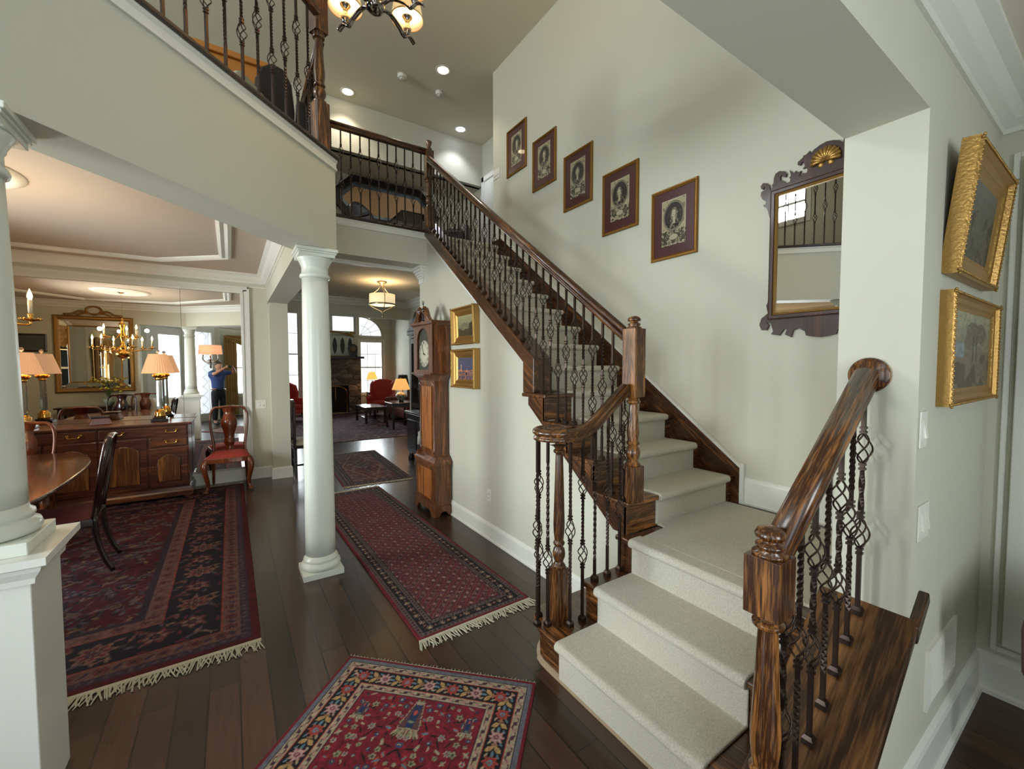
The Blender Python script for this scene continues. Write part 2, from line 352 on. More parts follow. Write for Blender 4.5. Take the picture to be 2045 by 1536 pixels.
# upper walls
struct('wall_loft_back', MB().box(-3.5, 6.82, 4.86, 7.0, 6.96, ZC), M_WALL)
struct('wall_loft_niche_back', MB().box(-1.0, 7.62, Z2, 7.0, 7.7, 4.9), M_WALL)
struct('ceiling_niche', MB().box(-1.0, 6.9, 4.86, 7.0, 7.65, 4.92), M_CEIL)
struct('wall_loft_niche_side', MB().prism([(-3.5, 6.82), (1.0, 6.82), (1.55, 7.62), (1.0, 7.62), (-3.5, 7.0)], Z2, 4.86), M_WALL)
struct('wall_loft_right', MB().box(3.9, 5.08, Z2, 4.0, 7.7, ZC), M_WALL)
struct('wall_loft_hall', MB().box(XW + .14, 5.0, Z2, 4.0, 5.08, ZC), M_WALL)
mb = MB().box(-3.64, 2.15, 2.9, -3.5, 3.85, ZC).box(-3.64, 4.95, 2.9, -3.5, 7.0, ZC).box(-3.64, 3.85, 2.9, -3.5, 4.95, 4.55).box(-3.64, 3.85, 5.3, -3.5, 4.95, ZC)
struct('wall_loft_left', mb, M_WALL)
struct('wall_loft_front', MB().box(-3.5, 2.05, Z2, -1.7, 2.15, ZC), M_WALL)
# foyer front wall (45 degrees) : opening for the door, sidelight and transom window
def dg(s, n, z): # s along the wall, n outward
    a = math.sqrt(.5); return Vector((-.95 + a * s - a * n, -.95 - a * s - a * n, z))
mb = MB()
def dbox(mb, s0, s1, z0, z1, n0, n1):
    vs = [dg(s, n, z) for z in (z0, z1) for (s, n) in ((s0, n0), (s1, n0), (s1, n1), (s0, n1))]
    return mb.add(vs, [(0, 3, 2, 1), (4, 5, 6, 7), (0, 1, 5, 4), (1, 2, 6, 5), (2, 3, 7, 6), (3, 0, 4, 7)])
dbox(mb, -2.2, -1.15, 0, ZC, 0, .15); dbox(mb, .82, 1.0, 0, 2.78, 0, .15); dbox(mb, .82, 2.2, 2.78, ZC, 0, .15); dbox(mb, -1.15, .82, 2.78, 3.25, 0, .15); dbox(mb, -1.15, .82, 5.2, ZC, 0, .15)
struct('wall_front_door', mb, M_WALL)
struct('wall_foyer_left', MB().box(-2.62, .55, 0, -2.5, .74, ZC).box(-2.62, 1.98, 0, -2.5, 2.15, ZC).box(-2.62, .74, 0, -2.5, 1.98, .35).box(-2.62, .74, 2.7, -2.5, 1.98, ZC), M_WALL)
# study on the right of the foyer
mb = MB().box(-.40, -2.74, 0, .12, -2.6, 2.9).box(.12, -2.74, 0, 3.2, -2.6, .66).box(.12, -2.74, 2.45, 3.2, -2.6, 2.9).box(1.35, -2.74, .66, 3.2, -2.6, 2.45).box(-.40, -2.6, 0, -.30, -1.68, 2.9)
struct('wall_study_front', mb, M_WALL)
struct('wall_study_right', MB().box(3.06, -2.74, 0, 3.2, .42, 2.9), M_WALL)
# rear hall and living room
struct('wall_living_header', MB().box(-1.2, 8.5, 2.56, 6.4, 8.62, 4.6), M_WALL)
struct('wall_hall_right', MB().box(XW + .02, 5.1, 0, XW + .14, 8.5, 2.9), M_WALL)
struct('wall_hall_end', MB().box(3.5, 8.5, 0, 6.4, 8.62, 2.56), M_WALL)
struct('wall_living_right', MB().box(4.98, 8.6, 0, 5.1, 15.6, 4.6), M_WALL)
struct('wall_living_left', MB().box(-1.4, 7.14, 0, -1.2, 15.6, 4.6), M_WALL)
struct('ceiling_living', MB().box(-1.4, 8.5, 4.5, 5.1, 15.7, 4.6), M_CEIL)
mb = MB()
yl0, yl1 = 15.5, 15.62
mb.box(4.66, yl0, 0, 4.98, yl1, 4.6).box(3.83, yl0, 0, 4.66, yl1, .62).box(3.70, yl0, 0, 3.83, yl1, 4.6).box(2.9, yl0, 0, 3.70, yl1, 2.78)
mb.box(1.9, yl0, 0, 2.9, yl1, 4.6).box(2.9, yl0, 3.38, 3.70, yl1, 4.6).box(.4, yl0, 0, 1.9, yl1, .62).box(.4, yl0, 3.38, 1.9, yl1, 4.6).box(-1.3, yl0, 0, .4, yl1, 4.6)
mb.box(3.83, yl0, 2.50, 4.66, yl1, 2.62)
# arched head right of centre: quarter round
a = [(3.83 + .83 * math.cos(t), 2.70 + .70 * math.sin(t)) for t in [PI / 2 * i / 10 for i in range(11)]]
mb.ext([(4.66, 4.6), (4.66, 2.70)] + a[1:] + [(3.83, 4.6)], (0, 0, 0), (1, 0, 0), (0, 0, 1), (0, 1, 0), yl0, yl1)
struct('wall_living_back', mb, M_WALL)

# ---- windows
def window(name, x0, x1, z0, z1, place, nx, nz, fw=.05, sash=True):
    """place(u, n, z) maps window plane to the world; n>0 is outside"""
    def bx(mb, u0, u1, a0, a1, n0, n1):
        vs = [place(u, n, z) for z in (a0, a1) for (u, n) in ((u0, n0), (u1, n0), (u1, n1), (u0, n1))]
        mb.add(vs, [(0, 3, 2, 1), (4, 5, 6, 7), (0, 1, 5, 4), (1, 2, 6, 5), (2, 3, 7, 6), (3, 0, 4, 7)])
    e = bpy.data.objects.new(name, None); COL.objects.link(e); e['kind'] = 'structure'
    c = place((x0 + x1) / 2, 0, z0); e.location = c
    m = MB(); bx(m, x0, x0 + fw, z0, z1, .03, .1); bx(m, x1 - fw, x1, z0, z1, .03, .1); bx(m, x0 + fw, x1 - fw, z0, z0 + fw, .03, .1); bx(m, x0 + fw, x1 - fw, z1 - fw, z1, .03, .1)
    m.build('window_frame', M_TRIM, e, world=True)
    m = MB()
    for i in range(1, nx): u = x0 + (x1 - x0) * i / nx; bx(m, u - .009, u + .009, z0 + fw, z1 - fw, .05, .07)
    for i in range(1, nz): z = z0 + (z1 - z0) * i / nz; h = .022 if (sash and i * 2 == nz) else .009; bx(m, x0 + fw, x1 - fw, z - h, z + h, .05, .07)
    if nx > 1 or nz > 1: m.build('muntins', M_TRIM, e, world=True)
    m = MB(); bx(m, x0 + fw, x1 - fw, z0 + fw, z1 - fw, .058, .062); m.build('pane', glass_pane(), e, world=True)
    m = MB()
    t = .07
    bx(m, x0 - t, x0, z0 - t, z1 + t, -.02, 0); bx(m, x1, x1 + t, z0 - t, z1 + t, -.02, 0); bx(m, x0, x1, z1, z1 + t, -.02, 0); bx(m, x0, x1, z0 - t, z0, -.03, 0)
    m.build('window_casing', M_TRIM, e, world=True)
    return e
window('window_1', 3.83, 4.66, .62, 2.50, lambda u, n, z: Vector((u, 15.5 + n, z)), 3, 4)
window('window_2', 2.90, 3.70, 2.78, 3.38, lambda u, n, z: Vector((u, 15.5 + n, z)), 1, 1)
window('window_3', .4, 1.9, .62, 3.38, lambda u, n, z: Vector((u, 15.5 + n, z)), 2, 4)
window('window_4', 3.55, 5.25, .75, 2.4, lambda u, n, z: Vector((-3.5 - n, u, z)), 4, 4)
window('window_5', 3.85, 4.95, 4.55, 5.3, lambda u, n, z: Vector((-3.5 - n, u, z)), 3, 2)
window('window_6', -1.15, .82, 3.25, 5.2, lambda u, n, z: dg(u, n, z), 4, 3, sash=False)
window('window_7', .12, 1.35, .66, 2.45, lambda u, n, z: Vector((u, -2.6 - n, z)), 4, 4)
window('added_window_9', .74, 1.98, .35, 2.7, lambda u, n, z: Vector((-2.5 - n, u, z)), 3, 5)  # unseen window, added to go with the extra light on the stair
# arched head window over window_1
e = bpy.data.objects.new('window_8', None); COL.objects.link(e); e['kind'] = 'structure'; e.location = (4.24, 15.5, 2.7)
A0 = [(3.85 + .79 * math.cos(t), 15.57, 2.70 + .66 * math.sin(t)) for t in [PI / 2 * i / 12 for i in range(13)]]
m = MB().tube(A0, .03, 4, sm=False); m.box(3.83, 15.53, 2.62, 4.66, 15.6, 2.70); m.build('window_frame', M_TRIM, e, world=True)
m = MB()
for t in (22, 45, 67): m.tube([(3.87, 15.56, 2.7), (3.87 + .76 * math.cos(R_ := math.radians(t)), 15.56, 2.70 + .64 * math.sin(R_))], .008, 4)
m.tube([(3.85 + .4 * math.cos(t), 15.56, 2.70 + .34 * math.sin(t)) for t in [PI / 2 * i / 8 for i in range(9)]], .008, 4); m.build('muntins', M_TRIM, e, world=True)
m = MB().ext([(3.84, 2.66)] + [(p[0], p[2]) for p in A0], (0, 0, 0), (1, 0, 0), (0, 0, 1), (0, 1, 0), 15.558, 15.562); m.build('pane', glass_pane(), e, world=True)

# ---- front door with tall glass and a sidelight, reflected in the dining mirror
door = bpy.data.objects.new('door_1', None); COL.objects.link(door); door['kind'] = 'structure'; door.location = dg(-.1, 0, 0)
m = MB(); dbox(m, -1.15, -1.05, 0, 2.78, .0, .13); dbox(m, -.02, .18, 0, 2.78, 0, .13); dbox(m, .72, .82, 0, 2.78, 0, .13); dbox(m, -1.05, -.02, 2.66, 2.78, 0, .13); dbox(m, .18, .72, 2.60, 2.78, 0, .13); dbox(m, .18, .72, 0, .22, 0, .13)
m.build('door_frame', M_TRIM, door, world=True, bevel=.004)
m = MB(); dbox(m, -1.05, -.82, .01, 2.66, .04, .09); dbox(m, -.24, -.02, .01, 2.66, .04, .09); dbox(m, -.82, -.24, .01, .3, .04, .09); dbox(m, -.82, -.24, 2.45, 2.66, .04, .09)
m.build('door_leaf', M_TRIM, door, world=True, bevel=.004)
m = MB(); dbox(m, -.82, -.24, .3, 2.45, .06, .066); dbox(m, .22, .68, .22, 2.6, .06, .066); m.build('door_glass', glass_pane(), door, world=True)
m = MB()
for s0, s1, z0, z1 in ((-.82, -.24, .3, 2.45), (.22, .68, .22, 2.6)):
    c = (s0 + s1) / 2
    for k in range(9):
        z = z0 + (z1 - z0) * (k + .5) / 9; h = (z1 - z0) / 18
        m.tube([dg(c, .055, z - h), dg(s1 - .08, .055, z), dg(c, .055, z + h)], .004, 4); m.tube([dg(c, .055, z - h), dg(s0 + .08, .055, z), dg(c, .055, z + h)], .004, 4)
m.build('leaded_cames', M_IRON, door, world=True)
m = MB().ball(dg(-.1, .0, 1.02), .032); m.tube([dg(-.1, .0, 1.02), dg(-.1, .06, 1.02)], .012, 8); m.build('door_knob', M_BRASS, door, world=True)

# ---- mouldings
def base_path(name, path, h=.14, t=.016, zb=0):
    pr = [(0, 0), (t + .012, 0), (t + .012, .012), (t, .02), (t, h - .03), (t * .8, h - .015), (t * .4, h - .004), (0, h)]
    mb = MB().sweep(pr, [(p[0], p[1], zb) for p in path]); return struct(name, mb, M_TRIM)
base_path('baseboard_hall', [(XH, 1.78), (XH, 4.98)][::-1], .15) if False else None
struct('baseboard_hall', MB().sweep([(0, 0), (-.028, 0), (-.028, .014), (-.016, .022), (-.016, .125), (-.012, .138), (-.006, .148), (0, .152)], [(XH, 1.74, 0), (XH, 4.98, 0)]), M_TRIM)
struct('baseboard_stair', MB().sweep([(0, 0), (-.028, 0), (-.028, .014), (-.016, .022), (-.016, .165), (-.012, .178), (-.006, .188), (0, .192)], [(XW, .65, .6), (XW, 1.60, .6)]), M_TRIM)
struct('baseboard_front', MB().sweep([(0, 0), (.032, 0), (.03, .02), (.018, .03), (.018, .165), (.013, .18), (.006, .19), (0, .195)], [(1.27, .42, 0), (3.06, .42, 0)]), M_TRIM)
struct('baseboard_study', MB().sweep([(0, 0), (-.032, 0), (-.03, .02), (-.018, .03), (-.018, .165), (-.013, .18), (-.006, .19), (0, .195)], [(3.06, -2.6, 0), (3.06, .42, 0)]), M_TRIM)
struct('baseboard_dining', MB().sweep([(0, 0), (.018, 0), (.016, .14), (.008, .155), (0, .16)], [(-3.5, 7.0, 0), (.47, 7.0, 0), (.47, 6.82, 0), (.70, 6.82, 0), (.70, 7.02, 0)]), M_TRIM)
CR = [(0, 0), (.012, 0), (.016, .02), (.05, .045), (.075, .085), (.11, .10), (.11, .12), (0, .12)]
def crown(name, path, z, flip=1):
    pr = [(flip * x, h) for x, h in CR]
    return struct(name, MB().sweep(pr, [(p[0], p[1], z - .12) for p in path]), M_TRIM)
crown('trim_crown_dining', [(-3.5, 2.37), (-3.5, 7.0), (.45, 7.0), (.45, 3.62), (-.82, 2.37), (-3.5, 2.37)], 2.88)
crown('trim_crown_front', [(.62, .42), (3.06, .42), (3.06, -2.6)], 2.80)
crown('trim_crown_hall', [(-1.2, 8.5), (XW, 8.5), (XW, 5.1)], 2.9)
# beads on the walls below the dining crown
struct('trim_bead_dining', MB().box(-3.5, 6.985, 2.70, .45, 7.0, 2.715).box(.438, 3.7, 2.70, .45, 6.98, 2.715), M_TRIM)
# raised octagonal ceiling moulding in the dining room
oc = [(-2.25, 2.9), (-2.95, 3.6), (-2.95, 5.9), (-2.25, 6.55), (-.67, 6.55), (-.02, 5.98), (-.02, 4.2), (-.9, 3.1)]
struct('trim_ceiling_octagon', MB().sweep([(-.06, 0), (.06, 0), (.06, -.012), (.03, -.03), (.0, -.018), (-.03, -.03), (-.06, -.012)], [(x, y, 2.88) for x, y in oc], closed=True), M_TRIM)
# thin trim at the back of the loft header and pilaster capital at the clock corner
struct('trim_loft_soffit', MB().box(.70, 5.02, 2.755, XH, 5.06, 2.79).box(.70, 5.0, 2.775, XH, 5.02, 2.79), M_TRIM)
mb = MB()
for k, (e_, z0, z1) in enumerate([(.0, 2.60, 2.66), (.012, 2.66, 2.68), (.024, 2.68, 2.70), (.04, 2.70, 2.73), (.055, 2.73, 2.76), (.07, 2.76, 2.79)]):
    mb.box(XH - .015 - e_, 4.84 - e_, z0, XH, 4.98 + e_ * .5, z1)
struct('trim_pilaster_capital', mb, M_TRIM, .003)
# moulding under the loft edge: white band with dark oak nosing above
a45 = math.sqrt(.5)
edge = [(-.62, 2.15), (.70, 3.47), (.70, YB), (XH, YB)]
pr = [(0, 0), (.014, 0), (.014, .012), (.008, .016), (.008, .05), (.018, .062), (.018, .075), (0, .075)]
struct('trim_loft_band', MB().sweep(pr, [(-1.9, 2.15, Z2 - .085)] + [(x, y, Z2 - .085) for x, y in edge]), M_TRIM)
struct('trim_loft_nosing', MB().sweep([(.026, -.012), (.032, 0), (.032, .012), (.026, .02), (-.12, .02), (-.12, -.012)], [(-1.9, 2.15, Z2)] + [(x, y, Z2) for x, y in edge]), M_DKOAK)
# panel moulding on the study wall and over the switches
mb = MB()
def ring(mb, y0, y1, z0, z1, x, w, d):
    mb.box(x - d, y0, z0, x, y0 + w, z1).box(x - d, y1 - w, z0, x, y1, z1).box(x - d, y0 + w, z0, x, y1 - w, z0 + w).box(x - d, y0 + w, z1 - w, x, y1 - w, z1)
ring(mb, -1.6, .375, .22, 2.58, 3.06, .022, .012); ring(mb, -1.56, .335, .26, 2.54, 3.06, .10, .03); ring(mb, -1.44, .22, .38, 2.42, 3.06, .02, .018)
struct('trim_study_panel', mb, M_TRIM, .004)
# white plaster bead along the slope of the stair wall and at the hall side
d = Vector((0, 4.80 - 2.70, Z2 - 1.605)).normalized()
struct('trim_stair_slope', MB().sweep([(0, -.02), (-.012, -.02), (-.012, .0), (-.018, .01), (-.018, .02), (0, .02)], [(XH, 2.66, 1.575), (XH, 4.80, Z2 - .03)]), M_TRIM)

# ================================================================== COLUMNS
def column(name, label, x, y, z0, z1):
    t = thing(name, label, 'column', (x, y, z0)); h = z1 - z0
    MB().box(-.142, -.142, 0, .142, .142, .045).build('plinth', M_COLM, t, .003)
    MB().lathe([(.12, .045), (.137, .052), (.143, .068), (.137, .088), (.122, .094), (.119, .104), (.126, .112), (.124, .124), (.112, .132), (.108, .15)], seg=40).build('column_base', M_COLM, t)
    n = 14; prof = [(.108 - .017 * (i / n) ** 1.6, .15 + (h - .15 - .21) * i / n) for i in range(n + 1)]
    MB().lathe(prof, seg=48).build('shaft', M_COLM, t)
    k = h - .21
    MB().lathe([(.091, k), (.104, k + .006), (.107, k + .018), (.103, k + .03), (.093, k + .036), (.092, k + .085), (.098, k + .092), (.099, k + .10), (.112, k + .128), (.121, k + .142), (.122, k + .15)], seg=40).build('capital', M_COLM, t)
    MB().box(-.124, -.124, h - .06, .124, .124, h - .035).box(-.132, -.132, h - .035, .132, .132, h - .022).box(-.142, -.142, h - .022, .142, .142, h).build('abacus', M_COLM, t, .003)
    return t
column('column', 'round white column standing on the dark floor at the foot of the hall runner', .552, 3.53, 0, 2.47)
PX, PY = -.735, 2.24
column('column', 'white column raised on a square pedestal at the left edge', PX, PY, .955, 2.47)
t = thing('pedestal', 'square white half-height pedestal carrying the left column', 'pedestal', (PX, PY, 0))
MB().box(-.148, -.148, 0, .148, .148, .86).build('pedestal_body', M_TRIM, t, .003)
MB().sweep([(0, 0), (.012, 0), (.014, .02), (.03, .045), (.034, .06), (.05, .068), (.05, .095), (0, .095)], [(-.148, -.148, .86), (.148, -.148, .86), (.148, .148, .86), (-.148, .148, .86)], closed=True).box(-.148, -.148, .86, .148, .148, .9549).build('pedestal_cap', M_TRIM, t)

# ================================================================== STAIRCASE
st = thing('staircase', 'dark oak staircase with three steps, a landing and a long upper flight', 'staircase', (1.6, 1.6, 0))
def W_(mb, name, m, par=st, bevel=0): return mb.build(name, m, par, bevel, world=True)
# lower steps climb towards +x; noses at x
LN = [1.335, 1.605, 1.875]
for k, xn in enumerate(LN):
    z = .2 * (k + 1); yl = [1.86, 1.72, 1.715][k]
    xe = (LN[k + 1] + .06) if k < 2 else XW
    if k == 0:
        pts = [(xn, .62), (xn, 1.68)] + [(xn + .16 - .16 * math.cos(a), 1.70 + .22 * math.sin(a)) for a in [PI / 2 * i / 8 for i in range(1, 9)]] + [(1.93, 1.92), (1.93, .62)]
        W_(MB().prism(pts, z - .03, z), 'tread', M_OAKY, bevel=.008)
        p2 = [(x + .025 if x < 1.9 else x, y - .022 if y > 1.8 else y) for x, y in pts]
        W_(MB().prism(p2, 0, z - .03), 'riser', M_OAKY)
        W_(MB().sweep([(0, 0), (.018, 0), (.016, .012), (0, .022)], [(x, y, 0) for x, y in p2[:-2]][::-1], up=(0, 0, 1)), 'shoe_molding', mat('pale_oak_strip', rgb(150, 130, 104), .5))
    elif k == 1:
        W_(MB().box(xn, .62, z - .03, xe, yl, z), 'tread', M_OAKY, bevel=.008)
        W_(MB().box(xn + .025, .62, z - .2, 1.94, yl - .022, z - .03), 'riser', M_OAKY)
    else:
        W_(MB().prism([(xn, .645), (xn, yl), (1.96, yl), (1.96, 1.66), (XW - .03, 1.66), (XW - .03, .645)], z - .03, z), 'landing_board', M_OAKY, bevel=.008)
        W_(MB().box(xn + .025, .645, z - .2, 1.95, yl - .022, z - .03), 'riser', M_OAKY)
# upper flight
for k in range(1, 14):
    y0 = nose_y(k); z = nose_z(k); y1 = nose_y(k + 1) + .03
    left = 1.905 if k <= 4 else 2.10
    if k == 13: y1 = 4.9
    W_(MB().box(left, y0, z - .03, XW - .03, y1, z), 'tread', M_OAKX, bevel=.007)
    W_(MB().box(left + .02 if k <= 4 else left, y0 + .025, z - .1977, XW - .03, y0 + .045, z - .03), 'riser', M_OAKX)
# left stringer: open and stepped over the first four treads, closed curb above
pts = []
for k in range(1, 5):
    pts += [(nose_y(k) + .029, nose_z(k) - .1977), (nose_y(k) + .029, nose_z(k) - .03)]
pts += [(2.66, nose_z(4) - .03), (2.66, 1.30), (nose_y(1) + .13, .60)]
pts[0] = (nose_y(1) + .029, .60)
W_(MB().ext(pts, (1.925, 0, 0), (0, 1, 0), (0, 0, 1), (1, 0, 0), 0, .2), 'stringer', M_OAKYS)
W_(MB().ext([(2.60, nose_z(4)), (2.60, 1.66), (2.70, 1.735), (4.78, 3.305), (4.86, 3.305), (4.86, Z2 + .02), (4.80, Z2), (2.74, 1.63), (2.74, nose_z(4))], (1.93, 0, 0), (0, 1, 0), (0, 0, 1), (1, 0, 0), .0, .17), 'curb_stringer', M_OAKYS, bevel=.004)
# wall skirt board, stepped carpet edge in front of it
W_(MB().ext([(1.605, .60), (1.605, .86), (4.85, 3.31), (5.07, 3.31), (5.07, Z2 - .2), (4.9, 2.9), (1.9, .60)], (XW - .03, 0, 0), (0, 1, 0), (0, 0, 1), (1, 0, 0), 0, .03), 'skirt_board', M_OAKYS, bevel=.003)
W_(MB().ext([(1.575, .60), (1.575, .895), (1.605, .895), (1.605, .885), (4.85, 3.345), (4.85, 3.31), (1.605, .86), (1.605, .60)], (XW - .03, 0, 0), (0, 1, 0), (0, 0, 1), (1, 0, 0), -.004, .03), 'skirt_trim', M_TRIM)
# sloped cap on the curb wall at the right of the lower steps
def capz(x): return .555 + .78 * (x - 1.69)
W_(MB().ext([(1.16, capz(1.16)), (1.92, capz(1.92)), (1.92, capz(1.92) - .04), (1.16, capz(1.16) - .04)], (0, .395, 0), (1, 0, 0), (0, 0, 1), (0, 1, 0), 0, .29), 'curb_cap', M_OAKXC, bevel=.006)
W_(MB().ext([(1.90, capz(1.90)), (2.02, capz(2.02) - .01), (2.035, capz(2.02) - .045), (1.90, capz(1.90) - .06)], (0, .392, 0), (1, 0, 0), (0, 0, 1), (0, 1, 0), 0, .027), 'curb_cap_end', M_OAKXC, bevel=.004)
W_(MB().ext([(1.27, .0), (1.92, .0), (1.92, capz(1.92) - .03), (1.2, capz(1.2) - .03), (1.2, 0)], (0, .62, 0), (1, 0, 0), (0, 0, 1), (0, 1, 0), 0, .03), 'inner_skirt', M_OAKXS)

# carpet runner over the steps
cp = thing('stair_carpet', 'cream carpet runner laid over the treads and landing of the oak stairs', 'carpet', (1.6, 1.2, .2))
def round_nose(x, zt, r, n=8): # profile going from riser up around the nose to the tread (direction -x then +x)
    return [(x + r * (1 - math.cos(0)) * 0 + r - r * math.cos(-PI / 2 + PI * i / n) * 1.0, zt - r + r * math.sin(-PI / 2 + PI * i / n)) for i in range(n + 1)]
TH = .014
mb = MB()
prof = []
for k, xn in enumerate(LN):
    z = .2 * (k + 1) + TH; r = .026
    zb = .2 * k + (TH if k else 0)
    prof.append((xn + .012, zb))
    prof.append((xn + .012, z - 2 * r - .004))
    for i in range(9):
        a = -PI / 2 + PI * i / 8
        prof.append((xn + r - .022 - r * math.cos(a), z - r + r * math.sin(a)))
prof_end = [(1.96, .6 + TH)]
low = prof + prof_end
under = [(x, z) for x, z in [(1.96, .6005), (1.90, .6005), (1.90, .398), (1.63, .398), (1.63, .198), (1.36, .198), (1.36, 0)]]
poly = low + under
mb = MB().ext(poly, (0, .80, 0), (1, 0, 0), (0, 0, 1), (0, 1, 0), 0, .80, sm=False)
W_(mb, 'lower_runner', M_CARPET, cp, .006)
# landing carpet in full width
W_(MB().prism([(1.955, .80), (1.955, 1.58), (2.19, 1.60), (2.20, 1.668), (2.985, 1.668), (2.985, 1.2), (2.93, .70), (1.955, .70)], .6005, .6 + TH + .0006), 'landing_carpet', M_CARPET, cp, .006)
prof = []
for k in range(1, 14):
    yn = nose_y(k); z = nose_z(k) + TH; zb = nose_z(k - 1) + TH if k > 1 else .6 + TH; r = .026
    prof.append((yn + .012, zb)); prof.append((yn + .012, z - 2 * r - .004))
    for i in range(9):
        a = -PI / 2 + PI * i / 8; prof.append((yn + r - .022 - r * math.cos(a), z - r + r * math.sin(a)))
prof.append((4.93, nose_z(13) + TH)); prof.append((4.93, nose_z(13) - .03)); 
for k in range(13, 0, -1): prof += [(nose_y(k) + .04, nose_z(k) - .02), (nose_y(k) + .04, nose_z(k - 1) - (.02 if k > 1 else 0))]
W_(MB().ext(prof, (2.19, 0, 0), (0, 1, 0), (0, 0, 1), (1, 0, 0), 0, .78), 'upper_runner', M_CARPET, cp, .006)

# ================================================================== BALUSTERS AND RAILS
ROD = {}
def rod_mesh(kind, h):
    key = (kind, round(h, 2))
    if key in ROD: return ROD[key]
    h = round(h, 2); s = .0066; g = .052
    if kind == 'double': bk = [.365 * h, .74 * h]; tw = [(bk[0] + g + .02, bk[1] - g - .02, 3.0)]
    elif kind == 'single': bk = [.52 * h]; tw = [(bk[0] + g + .06, min(h - .08, bk[0] + g + .26), 2.2), (max(.1, bk[0] - g - .26), bk[0] - g - .06, -2.2)]
    elif kind == 'low': bk = [.36 * h]; tw = [(bk[0] + g + .06, h - .12, 3.0)]
    elif kind == 'high': bk = [.70 * h]; tw = [(.12, bk[0] - g - .04, 3.0)]
    else: bk = []; tw = [(.3 * h, .7 * h, 3.0)]
    cuts = [0] + sum([[b - g, b + g] for b in bk], []) + [h]; segs = []
    for a, b in zip(cuts[0::2], cuts[1::2]):
        mb = MB()
        zs = {a, b}
        for t0, t1, n in tw:
            t0_, t1_ = max(t0, a), min(t1, b)
            if t1_ > t0_:
                m = max(2, int((t1_ - t0_) / .011))
                for i in range(m + 1): zs.add(t0_ + (t1_ - t0_) * i / m)
        zs = sorted(zs); vs = []; fs = []
        for z in zs:
            ang = 0
            for t0, t1, n in tw: ang += n * 2 * PI * min(1, max(0, (z - t0) / (t1 - t0)))
            for j in range(4):
                q = ang + PI / 4 + PI / 2 * j; vs.append((s * 1.414 * math.cos(q), s * 1.414 * math.sin(q), z))
        for i in range(len(zs) - 1):
            for j in range(4): fs.append((i * 4 + j, i * 4 + (j + 1) % 4, i * 4 + 4 + (j + 1) % 4, i * 4 + 4 + j))
        mb.add(vs, fs)
        # little collars where a basket starts
        for e_, sg in ((a, 1), (b, -1)):
            if 0 < e_ < h:
                for q in (.006, .022): mb.cbox((0, 0, e_ + sg * q), (.0195, .0195, .008))
        me = bpy.data.meshes.new('baluster' if not segs else 'bar'); me.from_pydata(mb.v, [], mb.f); me.update(); me.materials.append(M_IRON); segs.append(me)
    ROD[key] = (segs, bk); return ROD[key]
mb = MB()
for w in range(4):
    P = []
    for i in range(13):
        t_ = i / 12; a = w * PI / 2 + PI * 1.0 * (t_ - .5); r = .004 + .0225 * math.sin(PI * t_) ** .8
        P.append((r * math.cos(a), r * math.sin(a), -.054 + .108 * t_))
    mb.tube(P, .0031, 5)
BASKET = bpy.data.meshes.new('basket'); BASKET.from_pydata(mb.v, [], mb.f); BASKET.polygons.foreach_set('use_smooth', [True] * len(mb.f)); BASKET.update(); BASKET.materials.append(M_IRON)
mb = MB().cbox((0, 0, .009), (.032, .032, .018)).add([(-.016, -.016, .018), (.016, -.016, .018), (.016, .016, .018), (-.016, .016, .018), (-.010, -.010, .030), (.010, -.010, .030), (.010, .010, .030), (-.010, .010, .030)], [(0, 1, 5, 4), (1, 2, 6, 5), (2, 3, 7, 6), (3, 0, 4, 7), (4, 5, 6, 7)])
SHOE = bpy.data.meshes.new('shoe'); SHOE.from_pydata(mb.v, [], mb.f); SHOE.update(); SHOE.materials.append(M_IRON)
def baluster(parent, x, y, z0, z1, kind, rz=0, shoe=True):
    me, bk = rod_mesh(kind, z1 - z0)
    inv = root_matrix(parent).inverted()
    o = bpy.data.objects.new('baluster', me[0]); COL.objects.link(o); o.parent = parent; o.matrix_parent_inverse = inv; o.location = (x, y, z0); o.rotation_euler = (0, 0, rz)
    for x_ in me[1:]:
        q = bpy.data.objects.new('bar', x_); COL.objects.link(q); q.parent = o
    for b in bk:
        q = bpy.data.objects.new('basket', BASKET); COL.objects.link(q); q.parent = o; q.location = (0, 0, b); q.rotation_euler = (0, 0, random.choice((0, .3, -.4)))
    if shoe:
        q = bpy.data.objects.new('shoe', SHOE); COL.objects.link(q); q.parent = o
    return o
RAILP = [(-.026, 0), (.026, 0), (.026, .014), (.019, .02), (.019, .026), (.031, .034), (.033, .044), (.029, .054), (.018, .062), (0, .065), (-.018, .062), (-.029, .054), (-.033, .044), (-.031, .034), (-.019, .026), (-.019, .02), (-.026, .014)]
